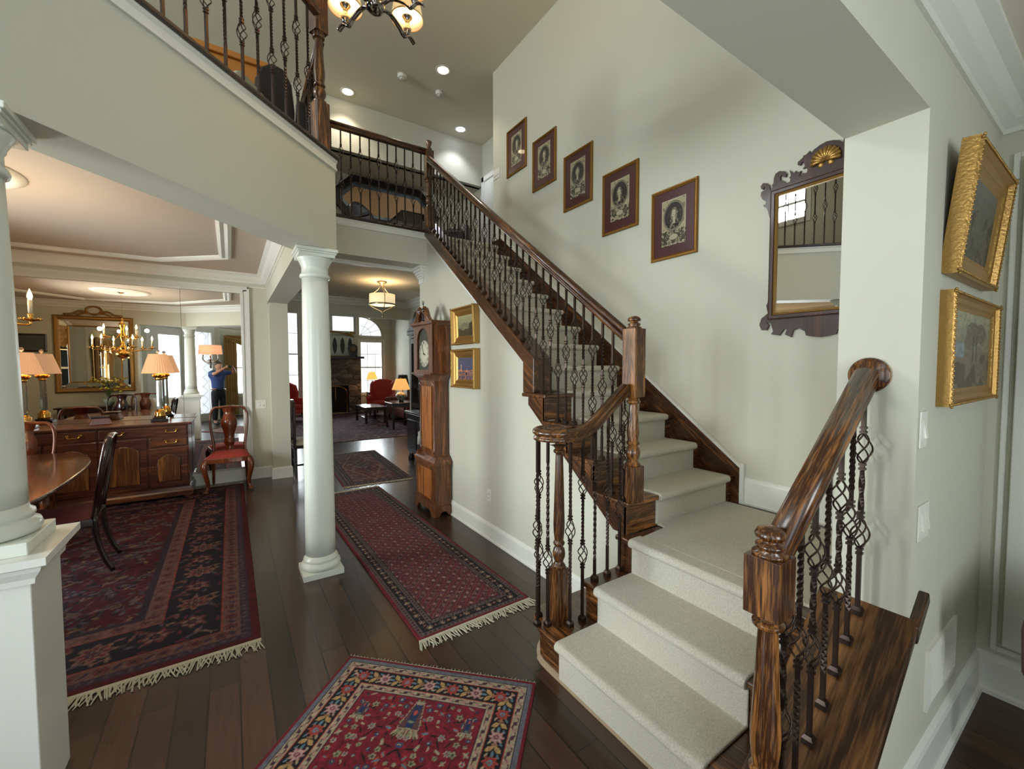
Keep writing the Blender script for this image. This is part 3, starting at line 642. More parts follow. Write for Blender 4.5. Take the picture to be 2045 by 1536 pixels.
def newel(parent, x, y, z0, low, t0, t1, top, w=.09, cap=True, rz=0):
    """low block z0..low, turned low..t0, upper block t0..t1, cap to top"""
    h = w / 2; R = Matrix.Translation((x, y, 0)) @ Matrix.Rotation(rz, 4, 'Z')
    pm = MB().box(-h, -h, z0, h, h, low).box(-h, -h, t0, h, h, t1)
    L_ = t0 - low; a = low; q = [(h * .92, 0), (h * .98, .012), (h * .7, .026), (h * .62, .034), (h * .88, .06), (h * .93, .08), (h * .8, .105), (h * .55, .118), (h * .8, .128), (h * .86, .138), (h * .66, .15), (h * .8, .20), (h * .84, .24)]
    prof = [(r, a + z) for r, z in q if z < L_ * .55] + [(h * .70, a + L_ * .62), (h * .55, a + L_ - .055), (h * .52, a + L_ - .045), (h * .85, a + L_ - .036), (h * .88, a + L_ - .026), (h * .6, a + L_ - .016), (h * .9, a + L_ - .002), (h * .9, a + L_)]
    o = pm.lathe(prof, seg=24).xf(R).build('newel_post', M_OAK, parent, .006, world=True)
    if cap:
        c = top - t1; prof = [(h * .95, t1), (h * .95, t1 + .008), (h * .62, t1 + .014), (h * .78, t1 + .022), (h * .78, t1 + .03), (h * .5, t1 + .036), (h * .45, t1 + .042), (h * .8, top - .030), (h * .84, top - .022), (h * .7, top - .010), (h * .35, top - .002), (.0005, top)]
        MB().lathe(prof, seg=24).xf(R).build('finial', M_OAK, parent, world=True)
    return o
# --- main stair balustrade (volute, lower run, newel, long upper run)
XB = 1.965
bal = thing('stair_balustrade', 'iron and oak balustrade climbing the open side of the stair from its volute', 'railing', (1.47, 1.74, .2))
newel(bal, 1.47, 1.745, .2, .50, 1.17, 1.172, 1.19, .075, cap=False)
newel(bal, 1.962, 1.66, .798, 1.012, 1.42, 1.815, 1.89, .092)
newel(bal, 1.985, 4.72, Z2 - .0, 3.45, 3.78, 4.10, 4.225, .09)
path = [Vector((1.915, 1.662, 1.445)), Vector((1.66, 1.665, 1.255)), Vector((1.60, 1.665, 1.222)), Vector((1.54, 1.665, 1.207)), Vector((1.47, 1.665, 1.203))]
path += [Vector((1.465 + .098 * math.cos(a), 1.765 + .098 * math.sin(a), 1.203)) for a in [-PI / 2 - 2 * PI * .80 * i / 22 for i in range(2, 23)]]
W_(MB().sweep([(x, z) for x, z in RAILP], path, sm=True), 'volute_rail', M_OAKXS, bal)
W_(MB().lathe([(.002, 1.203), (.058, 1.203), (.062, 1.22), (.064, 1.245), (.055, 1.262), (.03, 1.270), (.001, 1.272)], (1.465, 1.765, 0), 28), 'volute_eye', M_OAKX, bal)
slope = .7546
def rbot(y): return 1.735 + slope * (y - 1.71)
W_(MB().sweep(RAILP, [(XB, 1.70, rbot(1.70)), (XB, 4.69, rbot(4.69) - .02)], sm=True), 'handrail', M_OAKYS, bal)
for i, (x, y, kind) in enumerate([(1.40, 1.835, 'double'), (1.388, 1.74, 'low'), (1.486, 1.672, 'single'), (1.576, 1.672, 'double')]):
    baluster(bal, x, y, .2, 1.205 if i < 3 else 1.215, kind if i else 'double')
baluster(bal, 1.345, 1.775, .2, 1.205, 'single')
for x, kind in ((1.668, 'high'), (1.768, 'single'), (1.868, 'double')): baluster(bal, x, 1.672, .4, 1.262 + (x - 1.668) * .72, kind)
n = 0; y = 4.62
while y > 1.75:
    if y > 2.70: z0 = 1.735 + (y - 2.70) * .7548
    else:
        k = max(kk for kk in range(1, 6) if nose_y(kk) <= y + .02); z0 = nose_z(min(k, 4))
    baluster(bal, XB, y, z0, rbot(y) + .006, 'double' if n % 2 == 0 else 'single'); n += 1; y -= .0873
baluster(bal, 1.915, 1.69, .8, 1.47, 'double')
# --- lower right railing on the sloped curb
lr = thing('curb_railing', 'short iron and oak railing rising from near newel to the rosette on the white pier', 'railing', (1.21, .55, .17))
newel(lr, 1.21, .55, capz(1.21) - .02, .34, .925, 1.085, 1.165, .092)
W_(MB().sweep([(x * 1.1, z * 1.1) for x, z in RAILP], [(1.25, .55, 1.045), (1.905, .55, 1.535)], sm=True), 'handrail', M_OAKXS, lr)
W_(MB().lathe([(.0005, 0), (.061, 0), (.063, .008), (.058, .014), (.054, .014), (.050, .02), (.0005, .021)], (1.92, .552, 1.565), 32, Matrix.Rotation(-PI / 2, 4, 'Y')), 'rosette', M_OAK, lr)
for i in range(7):
    x = 1.873 - .0945 * i
    baluster(lr, x, .55, capz(x), 1.055 + (x - 1.25) * .748, 'double' if i % 2 == 0 else 'single')
# --- loft railings
lx = thing('loft_railing', 'upstairs railing across the hall opening between corner post and stair newel', 'railing', (1.3, YB + .03, Z2))
W_(MB().sweep(RAILP, [(.70, 4.72, 4.055), (1.945, 4.72, 4.055)], sm=True), 'handrail', M_OAKX, lx)
n = 0; x = 1.90
while x > .74:
    baluster(lx, x, 4.79, Z2 + .02, 4.065, 'double' if n % 2 else 'single') if False else baluster(lx, x, 4.72 + .03, Z2 + .02, 4.065, 'double' if n % 2 == 1 else 'single', shoe=False); n += 1; x -= .098
ld = thing('loft_railing', 'upstairs railing over the dining room header with the big turned corner post', 'railing', (.1, 3.0, Z2))
newel(ld, .625, 3.60, Z2 + .02, 3.62, 4.14, 4.50, 4.62, .10, rz=PI / 8)
W_(MB().sweep(RAILP, [(-1.5, 2.24, 4.20), (-.66, 2.24, 4.20), (.60, 3.50, 4.20)], sm=True), 'handrail', M_OAKX, ld)
for i in range(16):
    s_ = .13 + .118 * i; x = .625 - s_ * a45 - .01; y = 3.525 - s_ * a45
    baluster(ld, x, y, Z2 + .02, 4.21, 'double' if i % 2 else 'single', PI / 4, shoe=False)
W_(MB().sweep(RAILP, [(.645, 4.70, 4.06), (.64, 3.64, 4.06)], sm=True), 'side_handrail', M_OAKY, ld)
for i in range(9): baluster(ld, .645, 3.74 + .107 * i, Z2 + .02, 4.07, 'double' if i % 2 else 'single', shoe=False)
#PART2
# ================================================================== RUGS
def colour_grid(name, m, parent, nu, nv, place, img, thick=None):
    """a sheet of (nu+1)x(nv+1) points, each point with its own woven or printed colour"""
    U, V = np.meshgrid(np.linspace(0, 1, nu + 1), np.linspace(0, 1, nv + 1), indexing='ij')
    P = place(U.ravel(), V.ravel()); me = bpy.data.meshes.new(name); n = len(P)
    idx = np.arange(n).reshape(nu + 1, nv + 1)
    q = np.stack([idx[:-1, :-1], idx[1:, :-1], idx[1:, 1:], idx[:-1, 1:]], -1).reshape(-1, 4)
    me.vertices.add(n); me.vertices.foreach_set('co', P.astype(np.float32).ravel())
    me.loops.add(q.size); me.loops.foreach_set('vertex_index', q.ravel().astype(np.int32))
    me.polygons.add(len(q)); me.polygons.foreach_set('loop_start', np.arange(0, q.size, 4, dtype=np.int32))
    try: me.polygons.foreach_set('loop_total', np.full(len(q), 4, dtype=np.int32))
    except Exception: pass
    me.update(); me.validate()
    a = me.color_attributes.new('Col', 'FLOAT_COLOR', 'POINT')
    c = img.reshape(-1, 3) / 255.0; c = np.where(c <= .04045, c / 12.92, ((c + .055) / 1.055) ** 2.4)
    a.data.foreach_set('color', np.concatenate([c, np.ones((len(c), 1))], 1).astype(np.float32).ravel())
    me.materials.append(m); o = bpy.data.objects.new(name, me); COL.objects.link(o)
    if parent is not None: o.parent = parent
    if thick:
        md = o.modifiers.new('solid', 'SOLIDIFY'); md.thickness = thick; md.offset = -1
    return o
C_ = lambda *a: np.array(a, float)
def put(img, mask, col): img[mask] = col
def rosette(img, dx, dy, r, c0, c1, c2, pet=8, ph=0):
    d = np.hypot(dx, dy); a = np.arctan2(dy, dx); rr = r * (.82 + .18 * np.cos(pet * a + ph))
    put(img, d < rr, c0); put(img, (d < rr * .72) & (np.cos(pet * a + ph) > -.2), c1); put(img, d < r * .34, c2); put(img, d < r * .15, c0)
def leaf(img, dx, dy, l, w, ang, c):
    x = dx * math.cos(ang) + dy * math.sin(ang); y = -dx * math.sin(ang) + dy * math.cos(ang)
    put(img, (np.abs(x) < l) & (np.abs(y) < w * (1 - (x / l) ** 2)), c)
def band(X, Y, w, l):
    dx = w / 2 - np.abs(X); dy = l / 2 - np.abs(Y); side = dx < dy
    d = np.minimum(dx, dy); s = np.where(side, Y, X); return d, s
def per(s, p, o=0): return ((s / p + o) % 1 - .5) * p
def rng_noise(seed, shape, k):
    r = np.random.RandomState(seed); g = r.rand(shape[0] // k + 3, shape[1] // k + 3)
    i = np.arange(shape[0]) / k; j = np.arange(shape[1]) / k
    i0 = i.astype(int); j0 = j.astype(int); fi = (i - i0)[:, None]; fj = (j - j0)[None]
    a = g[np.ix_(i0, j0)]; b = g[np.ix_(i0 + 1, j0)]; c = g[np.ix_(i0, j0 + 1)]; d = g[np.ix_(i0 + 1, j0 + 1)]
    return a * (1 - fi) * (1 - fj) + b * fi * (1 - fj) + c * (1 - fi) * fj + d * fi * fj
IV, NV, BK, RD, CO, PK, OC, LB, GR = C_(172, 154, 128), C_(26, 24, 46), C_(20, 14, 22), C_(122, 24, 38), C_(172, 72, 58), C_(178, 128, 122), C_(182, 144, 94), C_(96, 128, 142), C_(128, 134, 98)
def paint_foyer(X, Y, w, l):
    img = np.zeros(X.shape + (3,)) + RD; d, s = band(X, Y, w, l)
    put(img, d > 0, C_(112, 22, 34)); put(img, (d > .016) & (d < .034), C_(104, 104, 116)); put(img, (d > .034) & (d < .038), BK)
    g = (d > .038) & (d < .074); put(img, g, IV)
    def guard(c, p, amp):
        dn = d - c; t = per(s, p); t2 = per(s, p, .5)
        q = np.abs(dn - amp * np.sin(2 * PI * s / p)) < .0035; put(img, q & (np.abs(dn) < .016), C_(90, 60, 60))
        put(img, np.hypot(t, dn) < .0095, C_(74, 40, 58)); put(img, np.hypot(t2, dn) < .008, PK)
    guard(.056, .075, .010)
    put(img, (d > .074) & (d < .078), CO); put(img, (d > .078) & (d < .168), BK)
    for k, (c0, c1, c2) in enumerate([(CO, C_(150, 50, 48), LB), (PK, C_(190, 160, 150), C_(120, 60, 80))]):
        rosette(img, per(s, .24, k * .5), d - .123, .036, c0, c1, c2, 8)
    for o_ in (.25, .75):
        t = per(s, .24, o_); dn = d - .123
        leaf(img, t - .0, dn + .018, .022, .011, .9, OC); leaf(img, t, dn - .018, .022, .011, -.9, OC); leaf(img, t + .022, dn, .016, .007, 0, LB); leaf(img, t - .022, dn, .016, .007, 1.5, C_(150, 110, 80))
    for o_ in (.13, .37, .63, .87):
        t = per(s, .24, o_); leaf(img, t, d - .098, .012, .005, .5, LB); leaf(img, t, d - .148, .012, .005, -.5, IV)
    put(img, (d > .168) & (d < .172), CO); put(img, (d > .172) & (d < .202), IV); guard(.187, .066, .007)
    put(img, (d > .202) & (d < .208), NV)
    # field, mirrored left and right
    F = d > .208; f = img.copy(); fl = np.zeros_like(img) + RD; nz = rng_noise(3, X.shape, 3); fl *= (.82 + .36 * nz)[..., None]
    XX = np.abs(X); r = np.random.RandomState(11)
    for yy in np.arange(-l / 2 + .23, l / 2 - .2, .038):
        for xx in np.arange(.012, w / 2 - .2, .038):
            px = xx + r.uniform(-.012, .012); py = yy + r.uniform(-.012, .012); k = r.randint(6); dx = XX - px; dy = Y - py; sz = r.uniform(.008, .019)
            if k == 0: rosette(fl, dx, dy, sz, IV, LB, C_(150, 40, 50), 6)
            elif k == 1: rosette(fl, dx, dy, sz, C_(52, 76, 112), NV, IV, 6)
            elif k == 2: leaf(fl, dx, dy, sz * 1.3, sz * .4, r.uniform(0, 3), GR); leaf(fl, dx, dy, sz * 1.3, sz * .4, r.uniform(0, 3), IV)
            elif k == 3: leaf(fl, dx, dy, sz * 1.9, sz * .25, r.uniform(0, 3), BK)
            elif k == 4: rosette(fl, dx, dy, sz, GR, IV, NV, 5)
            else: leaf(fl, dx, dy, sz * 1.2, sz * .5, r.uniform(0, 3), CO); leaf(fl, dx, dy, sz, sz * .3, r.uniform(0, 3), LB)
    for y0, sg in ((l / 2 - .31, 1), (-l / 2 + .31, -1), (.10, 1), (-.20, -1)):
        for x0, S_ in ((0, .85), (.255, .48)):
            if abs(y0) < .3 and x0 == 0: continue
            dx = XX - x0; dy = (Y - y0) * sg
            put(fl, (np.abs(dy) < .085 * S_) & (np.abs(dx) < (.055 - .3 * dy) * S_ * .8), IV)
            put(fl, (np.abs(dy) < .080 * S_) & (np.abs(dx) < (.050 - .3 * dy) * S_ * .8) & (np.abs(dx) > .016 * S_), C_(96, 62, 66))
            put(fl, (np.abs(dy) < .075 * S_) & (np.abs(dx) < .022 * S_), C_(38, 52, 92))
            leaf(fl, dx, dy - .02, .02 * S_, .01 * S_, 1.57, CO); leaf(fl, dx, dy + .03, .02 * S_, .008 * S_, 0, GR)
            for k in range(-4, 5): leaf(fl, dx - k * .015 * S_, dy + .105 * S_, .03 * S_, .007 * S_, 1.57 + k * .14, GR if k % 2 else IV)
    img[F] = fl[F]; return img * (.86 + .28 * rng_noise(31, X.shape, 2))[..., None]
def paint_runner(X, Y, w, l):
    d, s = band(X, Y, w, l); n = rng_noise(5, X.shape, 2)
    red, gy = C_(116, 26, 38), C_(104, 88, 86)
    img = np.zeros(X.shape + (3,)) + red
    put(img, (d > .018) & (d < .050), gy); put(img, (d > .018) & (d < .050) & (np.hypot(per(s, .030), d - .034) < .008), C_(62, 24, 36))
    put(img, (d > .050) & (d < .112), C_(22, 16, 26)); 
    rosette(img, per(s, .085), d - .081, .022, C_(150, 128, 108), C_(96, 34, 44), C_(190, 170, 140), 6); rosette(img, per(s, .085, .5), d - .081, .013, C_(120, 56, 58), C_(60, 34, 50), OC, 4)
    put(img, (d > .112) & (d < .142), gy); put(img, (d > .112) & (d < .142) & (np.hypot(per(s, .030, .5), d - .127) < .008), C_(62, 24, 36)); put(img, (d > .142) & (d < .147), BK)
    F = d > .147; fl = np.zeros_like(img) + C_(112, 22, 36); p = .084
    for ox, oy in ((0, 0), (.5, .5)):
        tx, ty = per(X, p, ox), per(Y, p, oy); dd = np.abs(tx) + np.abs(ty)
        put(fl, np.abs(dd - p * .36) < .0045, C_(108, 84, 86)); rosette(fl, tx, ty, .015, C_(148, 122, 112), C_(40, 26, 40), C_(180, 150, 128), 4)
        leaf(fl, tx - p * .28, ty - p * .16, .014, .005, .9, C_(60, 36, 52)); leaf(fl, tx + p * .28, ty + p * .16, .014, .005, .9, C_(60, 36, 52))
    img[F] = fl[F]; return img * (.85 + .3 * n)[..., None]
def paint_dining(X, Y, w, l):
    d, s = band(X, Y, w, l); img = np.zeros(X.shape + (3,)) + C_(98, 16, 30); n = rng_noise(8, X.shape, 2); tan = C_(132, 92, 82)
    put(img, (d > .05) & (d < .10), C_(74, 56, 78)); put(img, (d > .05) & (d < .10) & (np.hypot(per(s, .05), d - .075) < .012), C_(110, 84, 84))
    put(img, (d > .10) & (d < .19), tan); rosette(img, per(s, .13), d - .145, .036, C_(112, 30, 44), tan, C_(44, 34, 56), 6); leaf(img, per(s, .13, .5), d - .145, .03, .013, .8, C_(74, 56, 78))
    put(img, (d > .19) & (d < .20), CO); put(img, (d > .20) & (d < .50), C_(28, 20, 38))
    r = np.random.RandomState(5)
    for k in range(34):
        o_ = r.rand(); dn = r.uniform(.215, .485); leaf(img, per(s, .52, o_), d - dn, r.uniform(.018, .045), r.uniform(.006, .012), r.uniform(0, 3.1), [C_(134, 86, 80), C_(96, 82, 96), C_(150, 120, 96), C_(112, 40, 50)][k % 4])
    rosette(img, per(s, .52), d - .35, .10, C_(146, 104, 88), C_(130, 44, 52), C_(90, 70, 90), 8); rosette(img, per(s, .52, .5), d - .35, .08, C_(126, 56, 60), C_(152, 120, 104), NV, 6); rosette(img, per(s, .52), d - .35, .045, C_(60, 44, 66), C_(150, 120, 100), C_(120, 40, 50), 6)
    put(img, (d > .50) & (d < .51), CO); put(img, (d > .51) & (d < .60), tan); rosette(img, per(s, .13), d - .555, .034, C_(112, 30, 44), tan, C_(44, 34, 56), 6); put(img, (d > .60) & (d < .64), C_(58, 40, 60))
    F = d > .64; fl = np.zeros_like(img) + C_(92, 14, 28); XX, YY = np.abs(X), np.abs(Y); cols = [C_(132, 104, 100), C_(30, 20, 36), C_(86, 70, 92), C_(140, 112, 78), C_(118, 50, 58), C_(96, 92, 100), C_(32, 22, 38)]
    for k in range(560):
        px, py = r.uniform(0, w / 2 - .6), r.uniform(0, l / 2 - .6); leaf(fl, XX - px, YY - py, r.uniform(.02, .055), r.uniform(.006, .016), r.uniform(0, 3.1), cols[r.randint(7)])
    for k in range(70):
        px, py = r.uniform(0, w / 2 - .6), r.uniform(0, l / 2 - .6); rosette(fl, XX - px, YY - py, r.uniform(.02, .042), cols[r.randint(7)], cols[r.randint(7)], cols[0], 6)
    img[F] = fl[F]; return img * (.8 + .4 * n)[..., None]
def paint_back(X, Y, w, l):
    d, s = band(X, Y, w, l); img = paint_runner(X, Y, w, l); F = d > .16; n = rng_noise(9, X.shape, 3)
    q = np.abs(X) / (w / 2 - .16) + np.abs(Y) / (l / 2 - .16)
    put(img, F & (q < 1.25), C_(108, 34, 34)); put(img, F & (np.abs(q - 1.0) < .04), C_(150, 122, 92)); put(img, F & (q < .55), C_(84, 24, 34)); put(img, F & (np.abs(q - .5) < .03), C_(40, 28, 44)); put(img, F & (q < .2), C_(40, 26, 44))
    put(img, F & (n > .62), C_(140, 108, 88)); put(img, F & (n < .22), C_(54, 26, 40)); return img
def paint_living(X, Y, w, l):
    d, s = band(X, Y, w, l); img = np.zeros(X.shape + (3,)) + C_(84, 44, 66); n = rng_noise(12, X.shape, 2); m = rng_noise(13, X.shape, 4)
    put(img, n > .68, C_(132, 112, 118)); put(img, n < .25, C_(56, 26, 48)); put(img, m > .8, C_(112, 46, 60)); put(img, d < .34, C_(96, 48, 60)); put(img, (d < .34) & (n > .6), C_(146, 122, 112)); put(img, (d < .06), C_(128, 98, 92)); return img
M_RUG = attr_mat('woven_wool')
def rug(name, label, group, cx, cy, rz, w, l, cell, painter, ends=(1, -1), fr=.07, thick=.010, tone=.85):
    t = thing(name, label, 'rug', (cx, cy, 0), rz)
    nu, nv = int(w / cell), int(l / cell); U, V = np.meshgrid(np.linspace(-w / 2, w / 2, nu + 1), np.linspace(-l / 2, l / 2, nv + 1), indexing='ij')
    img = np.clip(painter(U, V, w, l) * tone, 0, 255); r = np.random.RandomState(2)
    def place(u, v): return np.stack([(u - .5) * w, (v - .5) * l, thick + .0012 * np.sin(u * 9) * np.sin(v * 13)], -1)
    colour_grid('pile', M_RUG, t, nu, nv, place, img, thick)
    for e_ in ends:
        mb = MB(); x = -w / 2; R = random.Random(7)
        mb.box(-w / 2, e_ * l / 2 - .004, .002, w / 2, e_ * l / 2 + .004, thick - .001) if fr < .03 else mb.box(-w / 2, min(e_ * l / 2, e_ * (l / 2 + fr * .25)), .002, w / 2, max(e_ * l / 2, e_ * (l / 2 + fr * .25)), thick - .001)
        while x < w / 2:
            L_ = fr * R.uniform(.75, 1.15); sk = R.uniform(-.35, .35) * fr
            mb.tube([(x, e_ * (l / 2 + fr * .15), .005), (x + sk * .4, e_ * (l / 2 + L_ * .55), .007), (x + sk, e_ * (l / 2 + L_), .004)], [.0042, .0046, .003] if fr > .03 else [.0015, .0015, .001], 4); x += .0075 if fr > .03 else .02
        mb.build('fringe', M_FRINGE, t, fix=False)
    return t
rug('foyer_rug', 'small dark red oriental rug turned diagonally in the foreground, ivory-edged navy border', None, .872 - .707 * .82, 2.006 - .707 * .82, -PI / 4, 1.03, 1.64, .0042, paint_foyer, (1, -1), .022)
rug('runner_rug', 'long red runner with tiny lattice pattern beside the stair wall', None, 1.235, 3.93, math.radians(1.2), .80, 3.28, .0075, paint_runner, (1, -1), .085)
rug('dining_rug', 'large burgundy floral rug under the dining table', None, -1.45, 4.80, 0, 3.12, 3.95, .0085, paint_dining, (1, -1), .105, tone=.72)
rug('hall_rug', 'small red medallion rug in the rear hall past the clock', None, 1.72, 6.93, math.radians(-3), .92, 2.3, .012, paint_back, (1, -1), .06)
rug('living_rug', 'large plum and rose rug covering the living room floor', None, 2.2, 12.2, 0, 5.1, 5.7, .03, paint_living, (), .05)

# ================================================================== PICTURES
def paint_print(seed):
    U, V = np.meshgrid(np.linspace(-1, 1, 81), np.linspace(-1, 1, 131), indexing='ij'); img = np.zeros(U.shape + (3,)) + C_(164, 154, 124); n = rng_noise(seed, U.shape, 2); m = rng_noise(seed + 40, U.shape, 6); r = np.random.RandomState(seed)
    put(img, (m > .62) & (np.abs(U) > .5), C_(120, 112, 92)); put(img, (np.abs(U) > .93) | (np.abs(V) > .965), C_(176, 168, 142))
    e = np.hypot(U / .80, (V - .26) / .60); put(img, e < 1.10, C_(138, 130, 106)); put(img, (np.abs(e - 1.06) < .025), C_(84, 80, 68)); put(img, e < .97, C_(50, 48, 45)); put(img, (e < .97) & (n > .66), C_(66, 64, 58))
    ox = r.uniform(-.06, .10); ins = e < .95
    b = (np.hypot((U - ox) / .62, (V + .36) / .52) < 1) & ins; put(img, b, C_(40, 38, 37)); put(img, b & (m > .52), C_(92, 88, 76)); put(img, b & (n > .74), C_(132, 126, 106))
    w_ = (np.hypot((U - ox) / .30, (V - .34) / .27) < 1) & ins; put(img, w_, C_(96, 92, 80)); put(img, w_ & (n > .5), C_(134, 128, 108)); put(img, w_ & (n < .22), C_(54, 52, 48))
    put(img, np.hypot((U - ox + .02) / .15, (V - .36) / .155) < 1, C_(176, 168, 142)); put(img, (np.abs(V - .385) < .014) & (np.abs(np.abs(U - ox + .02) - .065) < .028), C_(70, 66, 58)); put(img, (np.abs(V - .30) < .012) & (np.abs(U - ox + .02) < .05), C_(100, 90, 78))
    put(img, (np.abs(U - ox) < .085 + .10 * (.2 - V)) & (V < .215) & (V > -.08), C_(168, 160, 134)); leaf(img, U - ox + .22, V + .14, .22, .05, 1.1, C_(128, 122, 102))
    low = V < -.36; sc = np.sin(U * 9 + seed) * np.cos(V * 15) + (m - .5) * 2.2; put(img, low & (sc > .35), C_(78, 74, 64)); put(img, low & (sc < -.55), C_(112, 106, 88)); put(img, low & (n > .8), C_(56, 54, 48))
    for sg in (-1, 1):
        q = np.hypot(U - sg * .62, (V + .62) * 1.5); put(img, low & (np.abs(q - .20) < .035), C_(64, 60, 52)); put(img, low & (np.abs(q - .10) < .03), C_(64, 60, 52))
    put(img, np.hypot(U / .40, (V + .66) / .15) < 1, C_(70, 66, 58)); put(img, np.hypot(U / .36, (V + .66) / .125) < 1, C_(172, 164, 138)); return img
def paint_mirrorlike(kind, seed):
    U, V = np.meshgrid(np.linspace(-1, 1, 91), np.linspace(-1, 1, 71), indexing='ij'); n = rng_noise(seed, U.shape, 3)[..., None]; m = rng_noise(seed + 3, U.shape, 9)[..., None]; img = np.zeros(U.shape + (3,))
    h = ((V + 1) / 2)[..., None]
    if kind == 'harbour':
        img = C_(66, 70, 98) * (1 - h) + C_(84, 84, 108) * h; put(img, (V < -.15) & (n[..., 0] > .5), C_(140, 96, 78)); put(img, (np.abs(V + .2) < .08) & (n[..., 0] > .45), C_(206, 134, 80)); put(img, (np.abs(U + .55) < .06) & (V > -.2) & (V < .35), C_(190, 150, 120)); put(img, (np.abs(U - .1) < .1) & (V < -.35) & (V > -.6), C_(40, 34, 44))
    elif kind == 'mountain':
        img = C_(92, 92, 70) * (1 - h) + C_(160, 156, 118) * h; pk = .35 - np.abs(U + .1) * .8 + .15 * np.abs(np.sin(U * 5)); put(img, V < pk - .05, C_(112, 112, 92)); put(img, V < -.35 + .12 * np.sin(U * 6), C_(70, 62, 42)); put(img, (np.abs(V + .25) < .07) & (np.abs(U) < .4), C_(128, 124, 92)); put(img, (U > .5) & (V < .15 + .4 * (U - .5)), C_(58, 54, 36))
    elif kind == 'trees':
        img = C_(96, 92, 78) * (1 - h) + C_(158, 156, 130) * h; put(img, (V < .0) & (n[..., 0] > .45), C_(118, 106, 88)); put(img, (V < -.1) & (m[..., 0] > .55), C_(84, 74, 60))
        for cx, cy, r in ((.1, .45, .34), (.5, .5, .28), (-.1, .2, .2)): put(img, (np.hypot(U - cx, (V - cy)) < r) & (n[..., 0] > .25), C_(104, 98, 80))
        put(img, (np.abs(U - .12 - .05 * V) < .025) & (V < .4) & (V > -.3), C_(70, 60, 48)); put(img, (np.abs(U - .3) < .02) & (V < .4) & (V > -.3), C_(70, 60, 48)); put(img, (U < -.3) & (np.abs(V) < .18), C_(128, 138, 142))
    else:
        img = C_(76, 74, 62) * (1 - h) + C_(106, 106, 98) * h; put(img, (m[..., 0] > .6) & (V < .3), C_(62, 56, 42)); put(img, (n[..., 0] > .75), C_(98, 92, 74))
    return img * (.88 + .24 * n)
M_PRINT = attr_mat('engraving_under_glass', .25, (200, .0, .001), coat=.6)
M_CANVAS = attr_mat('oil_on_canvas', .45, (160, .3, .002))
M_MAT = mat('burgundy_mat_board', rgb(74, 36, 38), .3, coat=.4, bump=(100, .02))
def rect_frame(w, h, prof, name, m, parent, M):
    """prof: (inward offset, height off the wall) closed loop, mitred around the rectangle in the u,z plane; +n is off the wall"""
    mb = MB(); k = len(prof); vs = []
    for sx, sz in ((-1, -1), (1, -1), (1, 1), (-1, 1)):
        for a, n in prof: vs.append(M @ Vector((sx * (w / 2 - a), -n, sz * (h / 2 - a))))
    fs = [(c * k + j, ((c + 1) % 4) * k + j, ((c + 1) % 4) * k + (j + 1) % k, c * k + (j + 1) % k) for c in range(4) for j in range(k)]
    return mb.add(vs, fs).build(name, m, parent)
def hung(kind, label, cat, loc, rz, group=None, tilt=0):
    """local axes: x along the wall, -y off the wall, z up"""
    t = thing(kind, label, cat, loc, rz, group); t.rotation_euler = (tilt, 0, rz); return t
I4 = Matrix.Identity(4)
def gilt_painting(label, loc, rz, w, h, fw, dp, kind, seed, tilt=0, m=M_GILT, name='gilt_framed_painting'):
    t = hung(name, label, 'painting', loc, rz, None, tilt)
    rect_frame(w, h, [(0, 0), (0, dp * .85), (fw * .10, dp), (fw * .18, dp * .92), (fw * .30, dp * .62), (fw * .55, dp * .50), (fw * .72, dp * .62), (fw * .80, dp * .50), (fw, dp * .36), (fw, 0)], 'frame', m, t, I4)
    mb = MB()
    for (ux, uz, L_) in (((1, 0, 0), (0, 0, 1), w), ((0, 0, 1), (1, 0, 0), h)):
        n = int(L_ / .016)
        for i in range(n + 1):
            q = -L_ / 2 + L_ * i / n
            for sg in (-1, 1):
                c = (q, -dp * .97, sg * (h / 2 - fw * .13)) if ux[0] else (sg * (w / 2 - fw * .13), -dp * .97, q); mb.ball(c, .0055, 6)
    mb.build('beading', m, t, fix=False)
    colour_grid('canvas', M_CANVAS, t, 90, 70, lambda u, v: np.stack([(u - .5) * (w - 2 * fw), np.full_like(u, -dp * .36), (v - .5) * (h - 2 * fw)], -1), paint_mirrorlike(kind, seed))
    MB().box(-w / 2 + .01, -.001 - dp * .3, -h / 2 + .01, w / 2 - .01, -.001, h / 2 - .01).build('backing', M_GILTD, t)
    return t
# five engravings climbing the stair wall; wall at x = XW faces -x, so the picture's local -y is world -x
spots = [((1.985 + 2.42) / 2, 2.785, 'nearest and lowest of five framed portrait engravings climbing the stair wall'), (2.785, 3.155, 'second lowest of five framed portrait engravings on the stair wall'), (3.365, 3.56, 'middle one of the five burgundy-matted engravings on the stair wall'), (3.935, 3.965, 'second highest of the five portrait engravings on the stair wall'), (4.50, 4.335, 'highest and farthest portrait engraving, with a lamp glint in its glass')]
for i, (y, z, lab) in enumerate(spots):
    t = hung('framed_engraving', lab, 'picture', (XW, y, z), -PI / 2, 'portrait engravings on the stair wall'); w, h = .435, .585
    rect_frame(w, h, [(0, 0), (0, .016), (.005, .022), (.014, .022), (.020, .013), (.022, .013), (.026, .018), (.030, .012), (.030, 0)], 'frame', M_GILTD, t, I4)
    MB().box(-w / 2 + .025, -.009, -h / 2 + .025, w / 2 - .025, -.001, h / 2 - .025).build('mat_board', M_MAT, t)
    colour_grid('engraving', M_PRINT, t, 80, 130, lambda u, v: np.stack([(u - .5) * .225, np.full_like(u, -.0098), (v - .49) * .375], -1), paint_print(20 + i))
gilt_painting('smaller gilt-framed mountain painting on the hall wall, above the harbour scene', (XH, 3.735, 2.00), -PI / 2, .49, .37, .085, .07, 'mountain', 3, .04)
gilt_painting('gilt-framed painting of a harbour at dusk on the hall wall beside the clock', (XH, 3.735, 1.575), -PI / 2, .50, .385, .085, .07, 'harbour', 4)
